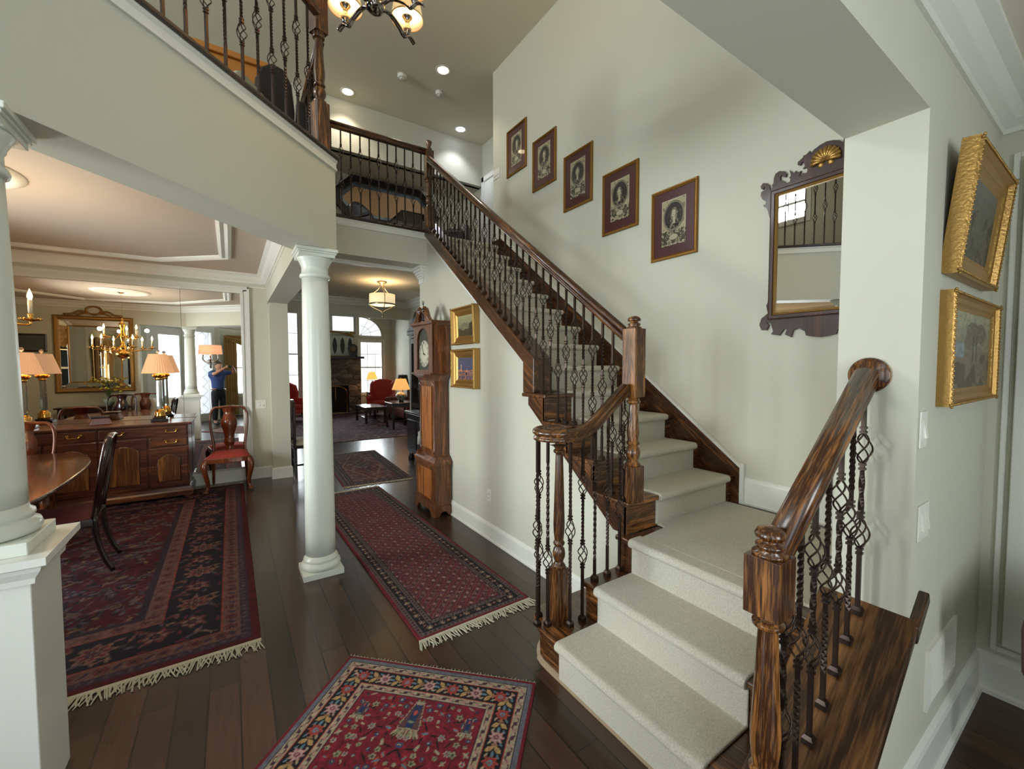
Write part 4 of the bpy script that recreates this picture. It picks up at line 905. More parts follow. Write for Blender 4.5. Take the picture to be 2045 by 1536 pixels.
gilt_painting('upper gilt-framed dark landscape, tipped forward on the right-hand wall', (2.47, .405, 2.16), 0, .67, .46, .09, .055, 'dark', 5, .10)
gilt_painting('lower gilt-framed painting of trees, straight above the light switches', (2.55, .42, 1.66), 0, .84, .42, .06, .042, 'trees', 6)

# --- fretwork mirror on the stair wall
t = hung('fretwork_mirror', 'tall mahogany fretwork mirror with gilt shell, half hidden by the white pier', 'mirror', (XW, 1.13, 0), -PI / 2)
A_ = [(0.317, 2.598), (0.327, 2.631), (0.332, 2.654), (0.339, 2.669), (0.358, 2.686), (0.361, 2.698), (0.348, 2.696), (0.344, 2.715), (0.366, 2.735), (0.379, 2.761), (0.378, 2.787), (0.363, 2.795), (0.353, 2.8), (0.355, 2.819), (0.368, 2.805), (0.379, 2.814), (0.381, 2.832), (0.366, 2.847), (0.341, 2.837), (0.326, 2.817), (0.321, 2.789), (0.315, 2.779), (0.305, 2.797), (0.309, 2.811), (0.299, 2.825), (0.298, 2.854), (0.288, 2.881), (0.264, 2.889), (0.236, 2.878), (0.22, 2.855), (0.224, 2.836), (0.239, 2.842), (0.248, 2.857), (0.259, 2.849), (0.257, 2.827), (0.235, 2.813), (0.219, 2.792), (0.199, 2.798), (0.196, 2.813), (0.204, 2.824), (0.194, 2.833), (0.197, 2.851), (0.205, 2.873), (0.185, 2.849), (0.176, 2.843), (0.165, 2.855), (0.16, 2.837), (0.134, 2.842), (0.15, 2.809), (0.125, 2.824), (0.103, 2.818), (0.098, 2.834), (0.103, 2.852), (0.125, 2.851), (0.115, 2.865), (0.119, 2.889), (0.13, 2.895), (0.141, 2.879), (0.156, 2.887), (0.155, 2.905), (0.142, 2.912), (0.127, 2.922), (0.124, 2.933), (0.109, 2.933), (0.088, 2.948), (0.086, 2.925), (0.066, 2.946), (0.035, 2.96), (0.001, 2.967)]
B_ = [(0.304, 2.063), (0.326, 2.009), (0.315, 1.957), (0.356, 1.925), (0.369, 1.882), (0.354, 1.845), (0.319, 1.842), (0.306, 1.877), (0.327, 1.901), (0.293, 1.883), (0.278, 1.832), (0.291, 1.812), (0.238, 1.801), (0.212, 1.842), (0.193, 1.84), (0.205, 1.806), (0.167, 1.786), (0.155, 1.831), (0.124, 1.842), (0.088, 1.819), (0.081, 1.792), (0.039, 1.782), (0.0, 1.777)]
for nm, half, zi in (('crest', A_, 2.73), ('apron', B_, 1.95)):
    full = half + [(-a, b) for a, b in half[::-1]]
    full = full + [(-.30, 2.598 if nm == 'crest' else 2.063), (-.29, zi), (.29, zi), (.30, 2.598 if nm == 'crest' else 2.063)]
    if nm == 'apron': pass
    MB().ext(full, (0, 0, 0), (1, 0, 0), (0, 0, 1), (0, -1, 0), .004, .018).build(nm, M_FRET, t)
fm = Matrix.Translation((0, 0, 2.34))
rect_frame(.62, .86, [(0, .004), (0, .03), (.008, .034), (.026, .034), (.032, .024), (.032, .004)], 'frame', M_FRET, t, fm)
rect_frame(.56, .80, [(0, .010), (0, .03), (.006, .033), (.014, .026), (.014, .010)], 'gilt_slip', M_GILT, t, fm)
MB().box(-.27, -.016, 1.95, .27, -.008, 2.73).build('mirror_glass', M_MIRROR, t)
mb = MB()
for k in range(11):
    a = math.radians(-8 + 196 * k / 10); mb.tube([(0.0, -.022, 2.855), (.035 * math.cos(a), -.034, 2.857 + .035 * math.sin(a)), (.072 * math.cos(a), -.026, 2.860 + .066 * math.sin(a)), (.080 * math.cos(a), -.019, 2.861 + .073 * math.sin(a))], [.006, .010, .014, .007], 8)
for sg in (-1, 1): mb.lathe([(.008, -.012), (.022, -.010), (.018, .0), (.006, .004)], (sg * .026, -.022, 2.838), 12, Matrix.Rotation(PI / 2, 4, 'X'))
mb.build('gilt_shell', M_GILT, t)

# ================================================================== LONGCASE CLOCK  (front faces -x)
t = thing('longcase_clock', 'tall cherry longcase clock with swan-neck hood against the hall wall', 'clock', (1.862, 4.375, 0), -PI / 2)
def bxs(*bs):
    m = MB()
    for b in bs: m.box(*b)
    return m
# local: x along the front, -y towards the viewer side, z up
f0, b0 = -.105, .085
m_ = MB().ext([(-.285, 0), (-.285, .11), (.285, .11), (.285, 0), (.20, 0), (.17, .045), (.10, .06), (.0, .05), (-.10, .06), (-.17, .045), (-.20, 0)], (0, 0, 0), (1, 0, 0), (0, 0, 1), (0, 1, 0), f0 - .015, f0 + .01)
m_.ext([(-.10, 0), (-.10, .11), (.085, .11), (.085, 0), (.05, 0), (.02, .05), (-.03, .05), (-.06, 0)], (0, 0, 0), (0, 1, 0), (0, 0, 1), (1, 0, 0), -.285, -.265).ext([(-.10, 0), (-.10, .11), (.085, .11), (.085, 0), (.05, 0), (.02, .05), (-.03, .05), (-.06, 0)], (0, 0, 0), (0, 1, 0), (0, 0, 1), (1, 0, 0), .265, .285)
m_.build('bracket_feet', M_CHERRY, t, .003)
bxs((-.27, f0, .10, .27, b0, .56)).build('clock_base', M_CHERRY, t, .004)
bxs((-.19, f0 - .006, .17, .19, f0, .49)).build('base_panel', M_BURL, t, .002)
MB().sweep([(0, 0), (.02, 0), (.016, .03), (-.03, .075), (-.055, .09), (-.06, .10), (-.06, 0)], [(-.27, f0, .55), (.27, f0, .55), (.27, b0, .55)], sm=False).sweep([(0, 0), (.02, 0), (.016, .03), (-.03, .075), (-.055, .09), (-.06, .10), (-.06, 0)], [(-.27, b0, .55), (-.27, f0, .55)]).build('base_molding', M_CHERRY, t)
bxs((-.205, f0 + .035, .60, .205, b0, 1.48)).build('clock_waist', M_CHERRY, t, .004)
bxs((-.135, f0 + .022, .70, .135, f0 + .036, 1.38)).build('waist_door', M_BURL, t, .004)
m_ = MB()
for sg in (-1, 1):
    for z0, z1 in ((.66, 1.42),): m_.lathe([(.016, z0), (.020, z0 + .02), (.014, z0 + .04), (.013, z1 - .04), (.020, z1 - .02), (.016, z1)], (sg * .185, f0 + .038, 0), 12)
m_.build('quarter_columns', M_CHERRY, t)
MB().sweep([(0, 0), (.005, 0), (.02, .03), (.05, .06), (.075, .075), (.075, .09), (0, .09)], [(.205, b0, 1.44), (.205, f0 + .035, 1.44), (-.205, f0 + .035, 1.44), (-.205, b0, 1.44)][::-1]).build('hood_molding', M_CHERRY, t)
bxs((-.25, f0 - .005, 1.525, -.215, b0, 2.03), (.215, f0 - .005, 1.525, .265, b0, 2.03), (-.215, .03, 1.525, .215, b0, 2.05)).build('clock_hood', M_CHERRY, t, .003)
# hood front with arched opening
ar = [(.165 * math.cos(a), 1.86 + .15 * math.sin(a)) for a in [PI * i / 16 for i in range(17)]]
front = [(.265, 1.525), (.265, 2.06), (-.265, 2.06), (-.265, 1.525), (-.165, 1.525), (-.165, 1.56), (-.165, 1.86)] + ar[::-1][1:-1] + [(.165, 1.86), (.165, 1.56), (-.164, 1.56), (-.164, 1.525)]
MB().ext(front, (0, 0, 0), (1, 0, 0), (0, 0, 1), (0, 1, 0), f0 - .012, f0 + .004).build('hood_door', M_CHERRY, t)
MB().sweep([(0, 0), (.006, 0), (.022, .02), (.034, .03), (.034, .045), (0, .045)], [(-.265, b0, 2.03), (-.265, f0, 2.03), (.265, f0, 2.03), (.265, b0, 2.03)]).build('cornice', M_CHERRY, t)
# swan necks
for sg in (-1, 1):
    P = [(.28, 2.065), (.21, 2.085), (.155, 2.13), (.12, 2.19), (.09, 2.225), (.055, 2.23), (.032, 2.205), (.045, 2.175), (.068, 2.18)]
    up = [(sg * a, b) for a, b in P[:6]] + [(sg * .045, 2.17), (sg * .085, 2.13), (sg * .10, 2.07), (sg * .10, 2.05), (sg * .27, 2.05)]
    MB().ext(up, (0, 0, 0), (1, 0, 0), (0, 0, 1), (0, 1, 0), f0 - .02, f0 + .02).tube([(sg * a, f0 - .012, b) for a, b in P], .016, 8).build('swan_neck', M_CHERRY, t)
    MB().lathe([(.001, -.012), (.022, -.010), (.026, 0), (.022, .008), (.001, .012)], (sg * .058, f0 - .022, 2.20), 14, Matrix.Rotation(PI / 2, 4, 'X')).build('boss', M_MAHDK, t)
MB().lathe([(.018, 2.06), (.022, 2.09), (.012, 2.11), (.020, 2.15), (.016, 2.18), (.006, 2.20), (.004, 2.23)], (0, f0, 0), 12).tube([(0, f0, 2.22), (.01, f0, 2.26), (.03, f0, 2.30)], .004, 5).tube([(0, f0, 2.22), (-.006, f0, 2.28), (-.02, f0, 2.31)], .004, 5).tube([(.0, f0, 2.25), (-.02, f0, 2.27)], .003, 5).build('finial', M_MAHDK, t)
MB().ext([(-.165, 1.56), (.165, 1.56), (.165, 1.86)] + ar[1:-1] + [(-.165, 1.86)], (0, 0, 0), (1, 0, 0), (0, 0, 1), (0, 1, 0), f0 + .012, f0 + .018).build('dial_plate', mat('dial_slate', rgb(70, 72, 64), .5), t)
MB().lathe([(.001, 0), (.142, 0), (.145, .004), (.140, .007), (.001, .008)], (0, f0 + .012, 1.735), 40, Matrix.Rotation(PI / 2, 4, 'X')).build('dial', mat('painted_dial', rgb(206, 204, 182), .4), t)
ROM = ['XII', 'I', 'II', 'III', 'IIII', 'V', 'VI', 'VII', 'VIII', 'IX', 'X', 'XI']
m_ = MB()
for k, s_ in enumerate(ROM):
    a = PI / 2 - 2 * PI * k / 12; c = Vector((.118 * math.cos(a), 0, .118 * math.sin(a))); u = Vector((math.sin(a), 0, -math.cos(a))); v = Vector((math.cos(a), 0, math.sin(a))); n_ = len(s_)
    for j, ch in enumerate(s_):
        o_ = (j - (n_ - 1) / 2) * .0085; sl = {'I': [(0, 0)], 'V': [(-.003, 0), (.003, 0)], 'X': [(-.003, .003), (.003, -.003)]}[ch]
        for p0, p1 in sl: m_.tube([Vector((0, f0 + .003, 1.735)) + c + u * (o_ + p0) + v * .010, Vector((0, f0 + .003, 1.735)) + c + u * (o_ + p1) - v * .010], .0012, 4)
for r_ in (.100, .134): m_.tube([(r_ * math.cos(2 * PI * i / 36), f0 + .0035, 1.735 + r_ * math.sin(2 * PI * i / 36)) for i in range(36)], .0008, 4, closed=True)
m_.build('numerals', M_BLACK, t, fix=False)
MB().tube([(0, f0 + .001, 1.735), (.045, f0 + .001, 1.72)], .0035, 4).ball((.03, f0 + .001, 1.725), .008, 8).build('hour_hand', M_BLACK, t); MB().tube([(0, f0 - .001, 1.735), (-.045, f0 - .001, 1.83)], .0025, 4).ball((0, f0 - .001, 1.735), .008, 8).build('minute_hand', M_BLACK, t)
MB().tube([(-.15, f0 + .016, 1.04), (-.155, f0 + .01, .95), (-.152, f0 + .01, .86)], .003, 5).lathe([(.004, .87), (.02, .85), (.018, .82), (.026, .80), (.03, .72), (.001, .72)], (-.152, f0 + .005, 0), 12).build('key_tassel', mat('silver_tassel', rgb(150, 146, 140), .5), t)

# ================================================================== DINING ROOM
t = thing('wall_mirror', 'floor-tall mirror filling the dining room wall behind the sideboard', 'mirror', (-1.4, 7.0, 0))
MB().box(-3.3, 6.988, .19, -.523, 6.996, 2.61).build('mirror_glass', M_MIRROR, t, world=True); MB().box(-.519, 6.988, .19, .135, 6.996, 2.61).build('mirror_glass', M_MIRROR, t, world=True)
pr = [(0, 0), (.0, .022), (-.02, .03), (-.03, .022), (-.07, .018), (-.10, .012), (-.10, 0)]
MB().box(.135, 6.965, .16, .165, 7.0, 2.61).box(.165, 6.975, .16, .215, 7.0, 2.66).box(.215, 6.968, .16, .24, 7.0, 2.70).box(-3.3, 6.965, 2.61, .165, 7.0, 2.64).box(-3.3, 6.975, 2.64, .215, 7.0, 2.675).box(-3.3, 6.968, 2.675, .24, 7.0, 2.70).build('mirror_casing', M_TRIM, t, .003, world=True)
# sideboard
t = thing('sideboard', 'long mahogany sideboard with brass pulls and arched panel doors under the wall mirror', 'sideboard', (-1.25, 6.70, .0))
bx0, bx1, yf, yb = -2.07, -.43, 6.44, 6.95
def TW(mb, n, m, b=0, par=None): return mb.build(n, m, par or t, b, world=True)
TW(MB().box(bx0 + .02, yf + .02, .10, bx1 - .02, yb, .90), 'carcass', M_MAHOG, .004)
TW(MB().box(bx0 - .01, yf - .025, .90, bx1 + .02, yb + .01, .93), 'top', M_MAHOG, .008)
TW(MB().sweep([(0, 0), (.03, 0), (.03, .05), (.018, .07), (.012, .10), (0, .10)], [(bx0 + .02, yb, .04), (bx0 + .02, yf + .02, .04), (bx1 - .02, yf + .02, .04), (bx1 - .02, yb, .04)]), 'plinth', M_MAHOG)
for xx in (bx0 + .04, bx1 - .04): TW(MB().box(xx - .035, yf - .005, 0, xx + .035, yf + .06, .05), 'foot', M_MAHOG, .01)
def pull(par, x, z, y):
    m = MB()
    for sg in (-1, 1): m.lathe([(.001, -.004), (.017, 0), (.014, .004), (.004, .006), (.004, .016), (.008, .02), (.001, .024)], (x + sg * .052, y, z), 10, Matrix.Rotation(PI / 2, 4, 'X'))
    m.tube([(x - .045, y - .018, z), (x - .05, y - .02, z - .012), (x - .03, y - .022, z - .026), (x, y - .022, z - .022), (x + .03, y - .022, z - .026), (x + .05, y - .02, z - .012), (x + .045, y - .018, z)], .0055, 6)
    m.build('handle', M_BRASS, par, world=True)
for xa, xb, z0, z1, hs in ((-1.245, -.465, .775, .885, (-1.09, -.61)), (-2.04, -1.265, .775, .885, (-1.88, -1.44)), (-.815, -.465, .645, .755, (-.61,)), (-2.04, -1.69, .645, .755, (-1.88,))):
    d_ = TW(MB().box(xa, yf + .004, z0, xb, yf + .025, z1), 'drawer', M_MAHOG, .006)
    for hx in hs: pull(d_, hx, (z0 + z1) / 2 + .012, yf + .002)
def arch_door(xa, xb, z0, z1):
    d_ = TW(MB().box(xa, yf + .006, z0, xb, yf + .025, z1), 'door', M_MAHOG, .005); w = xb - xa; c = (xa + xb) / 2; a = w / 2 - .07
    zz = z1 - .13
    pts = [(c - a, z0 + .07), (c + a, z0 + .07), (c + a, zz)] + [(c + a * (1 - 2 * q), zz + .055 * (math.sin(PI * q) ** 1.6) + .008 * math.sin(PI * q * 2) ** 2) for q in [i / 14 for i in range(1, 14)]] + [(c - a, zz)]
    MB().ext(pts, (0, 0, 0), (1, 0, 0), (0, 0, 1), (0, -1, 0), -(yf + .006), -(yf - .004)).build('panel', M_MAHOGV, d_, .008, world=True)
    P3 = [(p[0], yf + .003, p[1]) for p in pts]; MB().tube(P3, .006, 6, closed=True).build('panel_molding', M_MAHDK, d_, world=True)
    return d_
for xa, xb, z1 in ((-.815, -.465, .625), (-1.245, -.84, .755), (-1.67, -1.265, .755), (-2.04, -1.69, .625)):
    d_ = arch_door(xa, xb, .16, z1); MB().box(xa + .018, yf - .002, .36, xa + .028, yf + .006, .42).build('escutcheon', M_BRASS, d_, .002, world=True)
# lamps
M_SHADE = shade_mat('pleated_silk_shade', rgb(214, 160, 116), .75)
M_CRYS = mat('cut_crystal', rgb(205, 215, 210), .04, 0, coat=1, bump=(1, 0)); M_CRYS.node_tree.nodes['Principled BSDF'].inputs['Transmission Weight'].default_value = .75
def table_lamp(label, x, y, z):
    t = thing('table_lamp', label, 'lamp', (x, y, z), 0, 'crystal column lamps on the sideboard')
    MB().cbox((0, 0, .018), (.17, .17, .036)).cbox((0, 0, .045), (.13, .13, .018)).build('lamp_base', M_BLACK, t, .008)
    MB().lathe([(.055, .054), (.06, .07), (.05, .09), (.056, .11), (.04, .13), (.03, .15)], seg=16).build('brass_socle', M_BRASS, t)
    MB().lathe([(.03, .15), (.033, .17), (.030, .50), (.034, .51)], seg=8, sm=False).build('crystal_column', M_CRYS, t)
    m = MB().lathe([(.034, .505), (.036, .52), (.03, .535), (.05, .56), (.054, .575), (.02, .585), (.012, .62), (.012, .64)], seg=12)
    for k in range(8): a = PI / 4 * k; m.tube([(.03 * math.cos(a), .03 * math.sin(a), .535), (.052 * math.cos(a), .052 * math.sin(a), .55), (.062 * math.cos(a), .062 * math.sin(a), .57)], .006, 5)
    m.build('brass_capital', M_BRASS, t)
    n = 72; vs = []
    for rr, zz in ((.162, .588), (.158, .595), (.092, .815), (.090, .822)):
        for i in range(n): a = 2 * PI * i / n; q = rr * (1 + .012 * math.cos(i * PI)); vs.append((q * math.cos(a), q * math.sin(a), zz))
    fs = [(k * n + i, k * n + (i + 1) % n, (k + 1) * n + (i + 1) % n, (k + 1) * n + i) for k in range(3) for i in range(n)]
    o = MB().add(vs, fs, False).build('lamp_shade', M_SHADE, t); o.modifiers.new('s', 'SOLIDIFY').thickness = .002
    MB().lathe([(.006, .82), (.008, .835), (.02, .85), (.022, .86), (.012, .875), (.001, .88)], seg=8, sm=False).build('finial', M_CRYS, t)
    return t
table_lamp('pink pleated-shade crystal lamp at the right end of the sideboard', -.735, 6.70, .93)
table_lamp('pink pleated-shade crystal lamp at the left end, next to the column', -1.865, 6.70, .93)
bulb('lamp_bulb_right', (-.735, 6.70, 1.65), 6); bulb('lamp_bulb_left', (-1.865, 6.70, 1.65), 6)
t = thing('tea_caddy', 'small wooden casket with brass studs on the middle of the sideboard', 'box', (-1.27, 6.70, .93), .2)
MB().add([(-.10, -.055, 0), (.10, -.055, 0), (.10, .055, 0), (-.10, .055, 0), (-.075, -.045, .075), (.075, -.045, .075), (.075, .045, .075), (-.075, .045, .075)], [(0, 3, 2, 1), (4, 5, 6, 7), (0, 1, 5, 4), (1, 2, 6, 5), (2, 3, 7, 6), (3, 0, 4, 7)]).build('casket_body', M_MAHLT, t, .006)
MB().box(-.08, -.05, .077, .08, .05, .10).build('lid', M_MAHDK, t, .008)
m_ = MB()
for x_ in (-.06, -.035, .035, .06):
    for z_ in (.025, .05): m_.ball((x_, -.052, z_), .005, 6)
m_.build('studs', M_BRASS, t)
# chairs
def make_chair(label, cat_mat, seat_mat, x, y, rz, group='queen anne dining chairs'):
    t = thing('dining_chair', label, 'chair', (x, y, .0115), rz, group)
    fr = [(-.255, -.23), (-.15, -.262), (0, -.27), (.15, -.262), (.255, -.23), (.20, .20), (-.20, .20)]
    m = MB(); m.ext(fr, (0, 0, 0), (1, 0, 0), (0, 1, 0), (0, 0, 1), .365, .43)
    m.build('seat_frame', cat_mat, t, .01)
    sm = MB()
    def top(u, v):
        a = (u - .5) * 2; b = (v - .5) * 2; wx = .242 - .045 * (b + 1) / 2; yy = -.24 + .43 * (v) ; q = (1 - abs(a) ** 4) * (1 - abs(b) ** 4)
        return (a * wx, yy - .012 * (1 - a * a) * (1 - v), .43 + .045 * max(0, q) ** .4)
    sm.grid(top, 14, 14); sm.build('seat', seat_mat, t)
    for sg in (-1, 1):
        P = spline([(sg * .225, -.205, .40), (sg * .250, -.235, .34), (sg * .245, -.240, .26), (sg * .222, -.215, .14), (sg * .222, -.212, .06), (sg * .240, -.238, .02)], 5)
        n = len(P); R = [.034 * (1 - .62 * min(1, i / (n * .78))) + .006 for i in range(n)]
        mm = MB().tube(P, R, 10); mm.lathe([(.001, 0), (.032, .002), (.036, .012), (.028, .024), (.001, .03)], (sg * .242, -.242, 0), 14); mm.build('leg', cat_mat, t)
        P = spline([(sg * .185, .19, .44), (sg * .186, .20, .28), (sg * .19, .235, .12), (sg * .195, .285, .0)], 5)
        MB().tube(P, [.021 - .005 * i / len(P) for i in range(len(P))], 8).build('leg', cat_mat, t)
    # hooped back: one continuous frame
    hp = [(-.185, .19, .42), (-.178, .205, .52), (-.195, .225, .66), (-.212, .250, .82), (-.205, .272, .95), (-.165, .285, 1.022), (-.10, .288, 1.03), (-.05, .288, 1.038), (0, .288, 1.042)]
    hp = spline(hp + [(-a, b, c) for a, b, c in hp[::-1][1:]], 4)
    MB().tube(hp, [.019 + .004 * math.sin(i * PI / len(hp)) for i in range(len(hp))], 8, flat=.7).build('backrest', cat_mat, t)
    sp = [(.045, .43), (.040, .50), (.062, .56), (.055, .62), (.068, .70), (.088, .78), (.090, .85), (.070, .91), (.060, .95), (.075, 1.0), (.085, 1.035)]
    sp = [(p.x, p.z) for p in spline([(a, 0, b) for a, b in sp], 3)]
    vs = []; fs = []
    for (a, z_) in sp:
        yy = .192 + .10 * ((z_ - .43) / .61) ** .85
        for sg in (-1, 1):
            for d_ in (-.006, .006): vs.append((sg * a, yy + d_, z_))
    for i in range(len(sp) - 1):
        k = i * 4
        fs += [(k, k + 4, k + 6, k + 2), (k + 1, k + 3, k + 7, k + 5), (k, k + 1, k + 5, k + 4), (k + 2, k + 6, k + 7, k + 3)]
    MB().add(vs, fs, True).build('splat', cat_mat, t)
    return t
c0 = make_chair('light mahogany chair with red seat standing alone before the wall mirror', M_MAHLT, M_RED, -.045, 6.68, -.04)
c1 = make_chair('dark mahogany chair seen side-on at the near side of the dining table', M_MAHDK, mat('burgundy_seat', rgb(104, 36, 40), .7, bump=(160, .3)), -1.10, 4.60, -PI / 2 + .06)
def chair_copy(src, x, y, rz, label): return dup(src, (x, y, .0115 if y > 2.8 else 0), rz, label)
chair_copy(c0, -1.69, 5.76, .0, 'light mahogany chair behind the far end of the dining table')
chair_copy(c0, -1.50, 2.66, PI, 'light mahogany chair backed against the half wall, seen only in the mirror')
chair_copy(c1, -1.78, 3.18, PI, 'dark chair at the near end of the dining table, seen in the mirror')
chair_copy(c1, -2.35, 4.9, PI / 2, 'dark chair on the window side of the dining table, seen in the mirror')
chair_copy(c1, -1.12, 5.25, -PI / 2, 'dark chair with its red seat pushed under the table beside the pedestal leg') if False else None
# dining table
t = thing('dining_table', 'long oval dark mahogany dining table with glossy top', 'table', (-1.63, 4.50, .0115))
ov = []
for i in range(72):
    a = 2 * PI * i / 72; ca, sa = math.cos(a), math.sin(a); ov.append((.615 * math.copysign(abs(ca) ** .75, ca), 1.36 * math.copysign(abs(sa) ** .75, sa)))
MB().prism(ov, .722, .75).build('tabletop', M_TABLE, t, .010); MB().prism([(x * .86, y * .90) for x, y in ov], .66, .722).build('apron', M_MAHDK, t)
for sg in (-1, 1):
    MB().lathe([(.03, .66), (.06, .62), (.04, .56), (.07, .46), (.08, .40), (.045, .32), (.06, .26), (.065, .20)], (0, sg * .75, 0), 18).build('pedestal_post', M_MAHDK, t)
    for k in range(4):
        a = PI / 4 + PI / 2 * k; P = spline([(.04 * math.cos(a), sg * .75 + .04 * math.sin(a), .26), (.16 * math.cos(a), sg * .75 + .16 * math.sin(a), .24), (.28 * math.cos(a), sg * .75 + .28 * math.sin(a), .10), (.38 * math.cos(a), sg * .75 + .38 * math.sin(a), .02)], 4)
        MB().tube(P, [.034 - .014 * i / len(P) for i in range(len(P))], 8).build('leg', M_MAHDK, t)
# candle chandelier
M_FLAME = mat('candle_bulb', rgb(255, 214, 150), .3, emit=rgb(255, 196, 120), estr=38)
M_CANDLE = mat('candle_sleeve', rgb(226, 216, 190), .5)
t = thing('candle_chandelier', 'brass many-armed candle chandelier over the dining table', 'chandelier', (-1.52, 4.25, 1.70))
MB().lathe([(.001, 0), (.014, .004), (.02, .02), (.01, .035), (.04, .05), (.085, .075), (.11, .11), (.105, .14), (.065, .165), (.03, .185), (.045, .21), (.05, .24), (.028, .27), (.022, .34), (.04, .40), (.045, .44), (.03, .47), (.028, .55), (.045, .60), (.05, .63), (.025, .66), (.012, .69), (.016, .71), (.001, .73)], seg=24).build('stem', M_BRASS, t)
m_ = MB()
zc = .73
while zc < 1.145: m_.tube([(0, 0, zc), (.010, 0, zc + .014), (0, 0, zc + .028), (-.010, 0, zc + .014)] if int(zc * 1000) % 56 < 28 else [(0, 0, zc), (0, .010, zc + .014), (0, 0, zc + .028), (0, -.010, zc + .014)], .0025, 5, closed=True); zc += .024
m_.build('chain', M_BRASS, t); MB().lathe([(.001, 1.14), (.02, 1.145), (.055, 1.165), (.06, 1.178)], seg=24).build('ceiling_canopy', M_BRASS, t)
def arm_set(n, rad, z0, zt, off):
    for k in range(n):
        a = off + 2 * PI * k / n; c, s_ = math.cos(a), math.sin(a)
        P = spline([(.035 * c, .035 * s_, z0), (rad * .35 * c, rad * .35 * s_, z0 - .085), (rad * .72 * c, rad * .72 * s_, z0 - .06), (rad * .97 * c, rad * .97 * s_, zt - .03), (rad * c, rad * s_, zt)], 5)
        arm = MB().tube(P, .007, 7).tube([(rad * .3 * c, rad * .3 * s_, z0 - .075), (rad * .25 * c, rad * .25 * s_, z0 - .03), (rad * .38 * c, rad * .38 * s_, z0 - .02)], .004, 5).build('arm', M_BRASS, t)
        mm = MB().lathe([(.008, zt - .01), (.042, zt + .002), (.046, zt + .008), (.012, zt + .01), (.014, zt + .03), (.018, zt + .045)], (rad * c, rad * s_, 0), 14)
        for j in range(10): b_ = 2 * PI * j / 10; mm.tube([(rad * c + .03 * math.cos(b_), rad * s_ + .03 * math.sin(b_), zt), (rad * c + .058 * math.cos(b_), rad * s_ + .058 * math.sin(b_), zt + .012)], .005, 4)
        mm.build('drip_pan', M_BRASS, arm)
        MB().lathe([(.012, zt + .04), (.012, zt + .14)], (rad * c, rad * s_, 0), 10).build('candle', M_CANDLE, arm)
        MB().lathe([(.008, zt + .14), (.014, zt + .16), (.013, zt + .175), (.004, zt + .205), (.001, zt + .215)], (rad * c, rad * s_, 0), 10).build('flame_bulb', M_FLAME, arm)
arm_set(6, .385, .25, .22, .05); arm_set(3, .24, .46, .40, .6)
for k in range(3):
    a = .25 + 2 * PI * k / 3; bulb('chandelier_glow', (-1.52 + .34 * math.cos(a), 4.25 + .34 * math.sin(a), 2.22), 9)
t = thing('ceiling_medallion', 'round plaster medallion on the dining room ceiling above the chandelier', 'medallion', (-1.52, 4.25, 2.88))
MB().lathe([(.001, -.012), (.10, -.014), (.12, -.03), (.16, -.02), (.28, -.012), (.32, -.026), (.36, -.024), (.39, -.008), (.40, 0)], seg=48).build('medallion_disc', M_TRIM, t)
# sconce mounted on the wall mirror
t = thing('wall_sconce', 'chrome sconce with peach half shade fixed to the wall mirror', 'sconce', (-.22, 6.985, 1.6))
sh = MB().lathe([(.135, .165), (.125, .285)], (0, 0, 0), 20, arc=(-PI, 0), cap=False).build('lamp_shade', shade_mat('peach_half_shade', rgb(232, 164, 122), .9), t); sh.modifiers.new('s', 'SOLIDIFY').thickness = .002
m_ = MB().lathe([(.001, -.01), (.04, -.006), (.042, 0)], (0, 0, .06), 18, Matrix.Rotation(PI / 2, 4, 'X')).tube([(0, 0, .06), (0, -.05, .05), (0, -.07, .09), (0, -.07, .17)], .007, 7)
for sg in (-1, 1): m_.tube(spline([(0, -.03, .06), (sg * .05, -.04, .06), (sg * .085, -.05, .10), (sg * .08, -.05, .165)], 4), .007, 6)
m_.lathe([(.001, -.02), (.012, 0), (.008, .06), (.012, .10)], (0, -.03, -.01), 10).build('bracket', M_CHROME, t)
bulb('sconce_bulb', (-.22, 6.90, 1.83), 1.2)
# gold mirror, console, flowers and picture on the front dining wall (seen in the wall mirror)
t = hung('gilt_mirror', 'big gold mirror with ribbon crest and console below, seen in the dining mirror', 'mirror', (-2.22, 2.37, 1.845), PI)
rect_frame(1.15, 1.49, [(0, 0), (0, .04), (.02, .05), (.05, .045), (.07, .03), (.075, 0)], 'frame', M_GILTD, t, I4)
rect_frame(.78, 1.12, [(0, .006), (0, .03), (.012, .034), (.025, .028), (.025, .006)], 'inner_frame', M_GILTD, t, I4)
MB().box(-.37, -.018, -.54, .37, -.010, .54).build('mirror_glass', M_MIRROR, t)
MB().add([(-.51, -.008, -.68), (.51, -.008, -.68), (.51, -.008, .68), (-.51, -.008, .68), (-.385, -.022, -.555), (.385, -.022, -.555), (.385, -.022, .555), (-.385, -.022, .555)], [(0, 1, 5, 4), (1, 2, 6, 5), (2, 3, 7, 6), (3, 0, 4, 7)]).build('bevelled_border', M_MIRROR, t)
m_ = MB().tube([(.11 * math.cos(2 * PI * i / 16), -.03, .86 + .08 * math.sin(2 * PI * i / 16)) for i in range(16)], .02, 7, closed=True)
for sg in (-1, 1): m_.tube(spline([(sg * .08, -.03, .82), (sg * .2, -.03, .84), (sg * .3, -.03, .78), (sg * .42, -.03, .77)], 5), .02, 6).tube(spline([(sg * .02, -.03, .78), (sg * .14, -.03, .80), (sg * .25, -.03, .75)], 5), .018, 6)
m_.build('ribbon_crest', M_GILTD, t)
t = hung('framed_picture', 'small dark framed picture beside the gilt mirror', 'picture', (-3.1, 2.37, 2.05), PI)
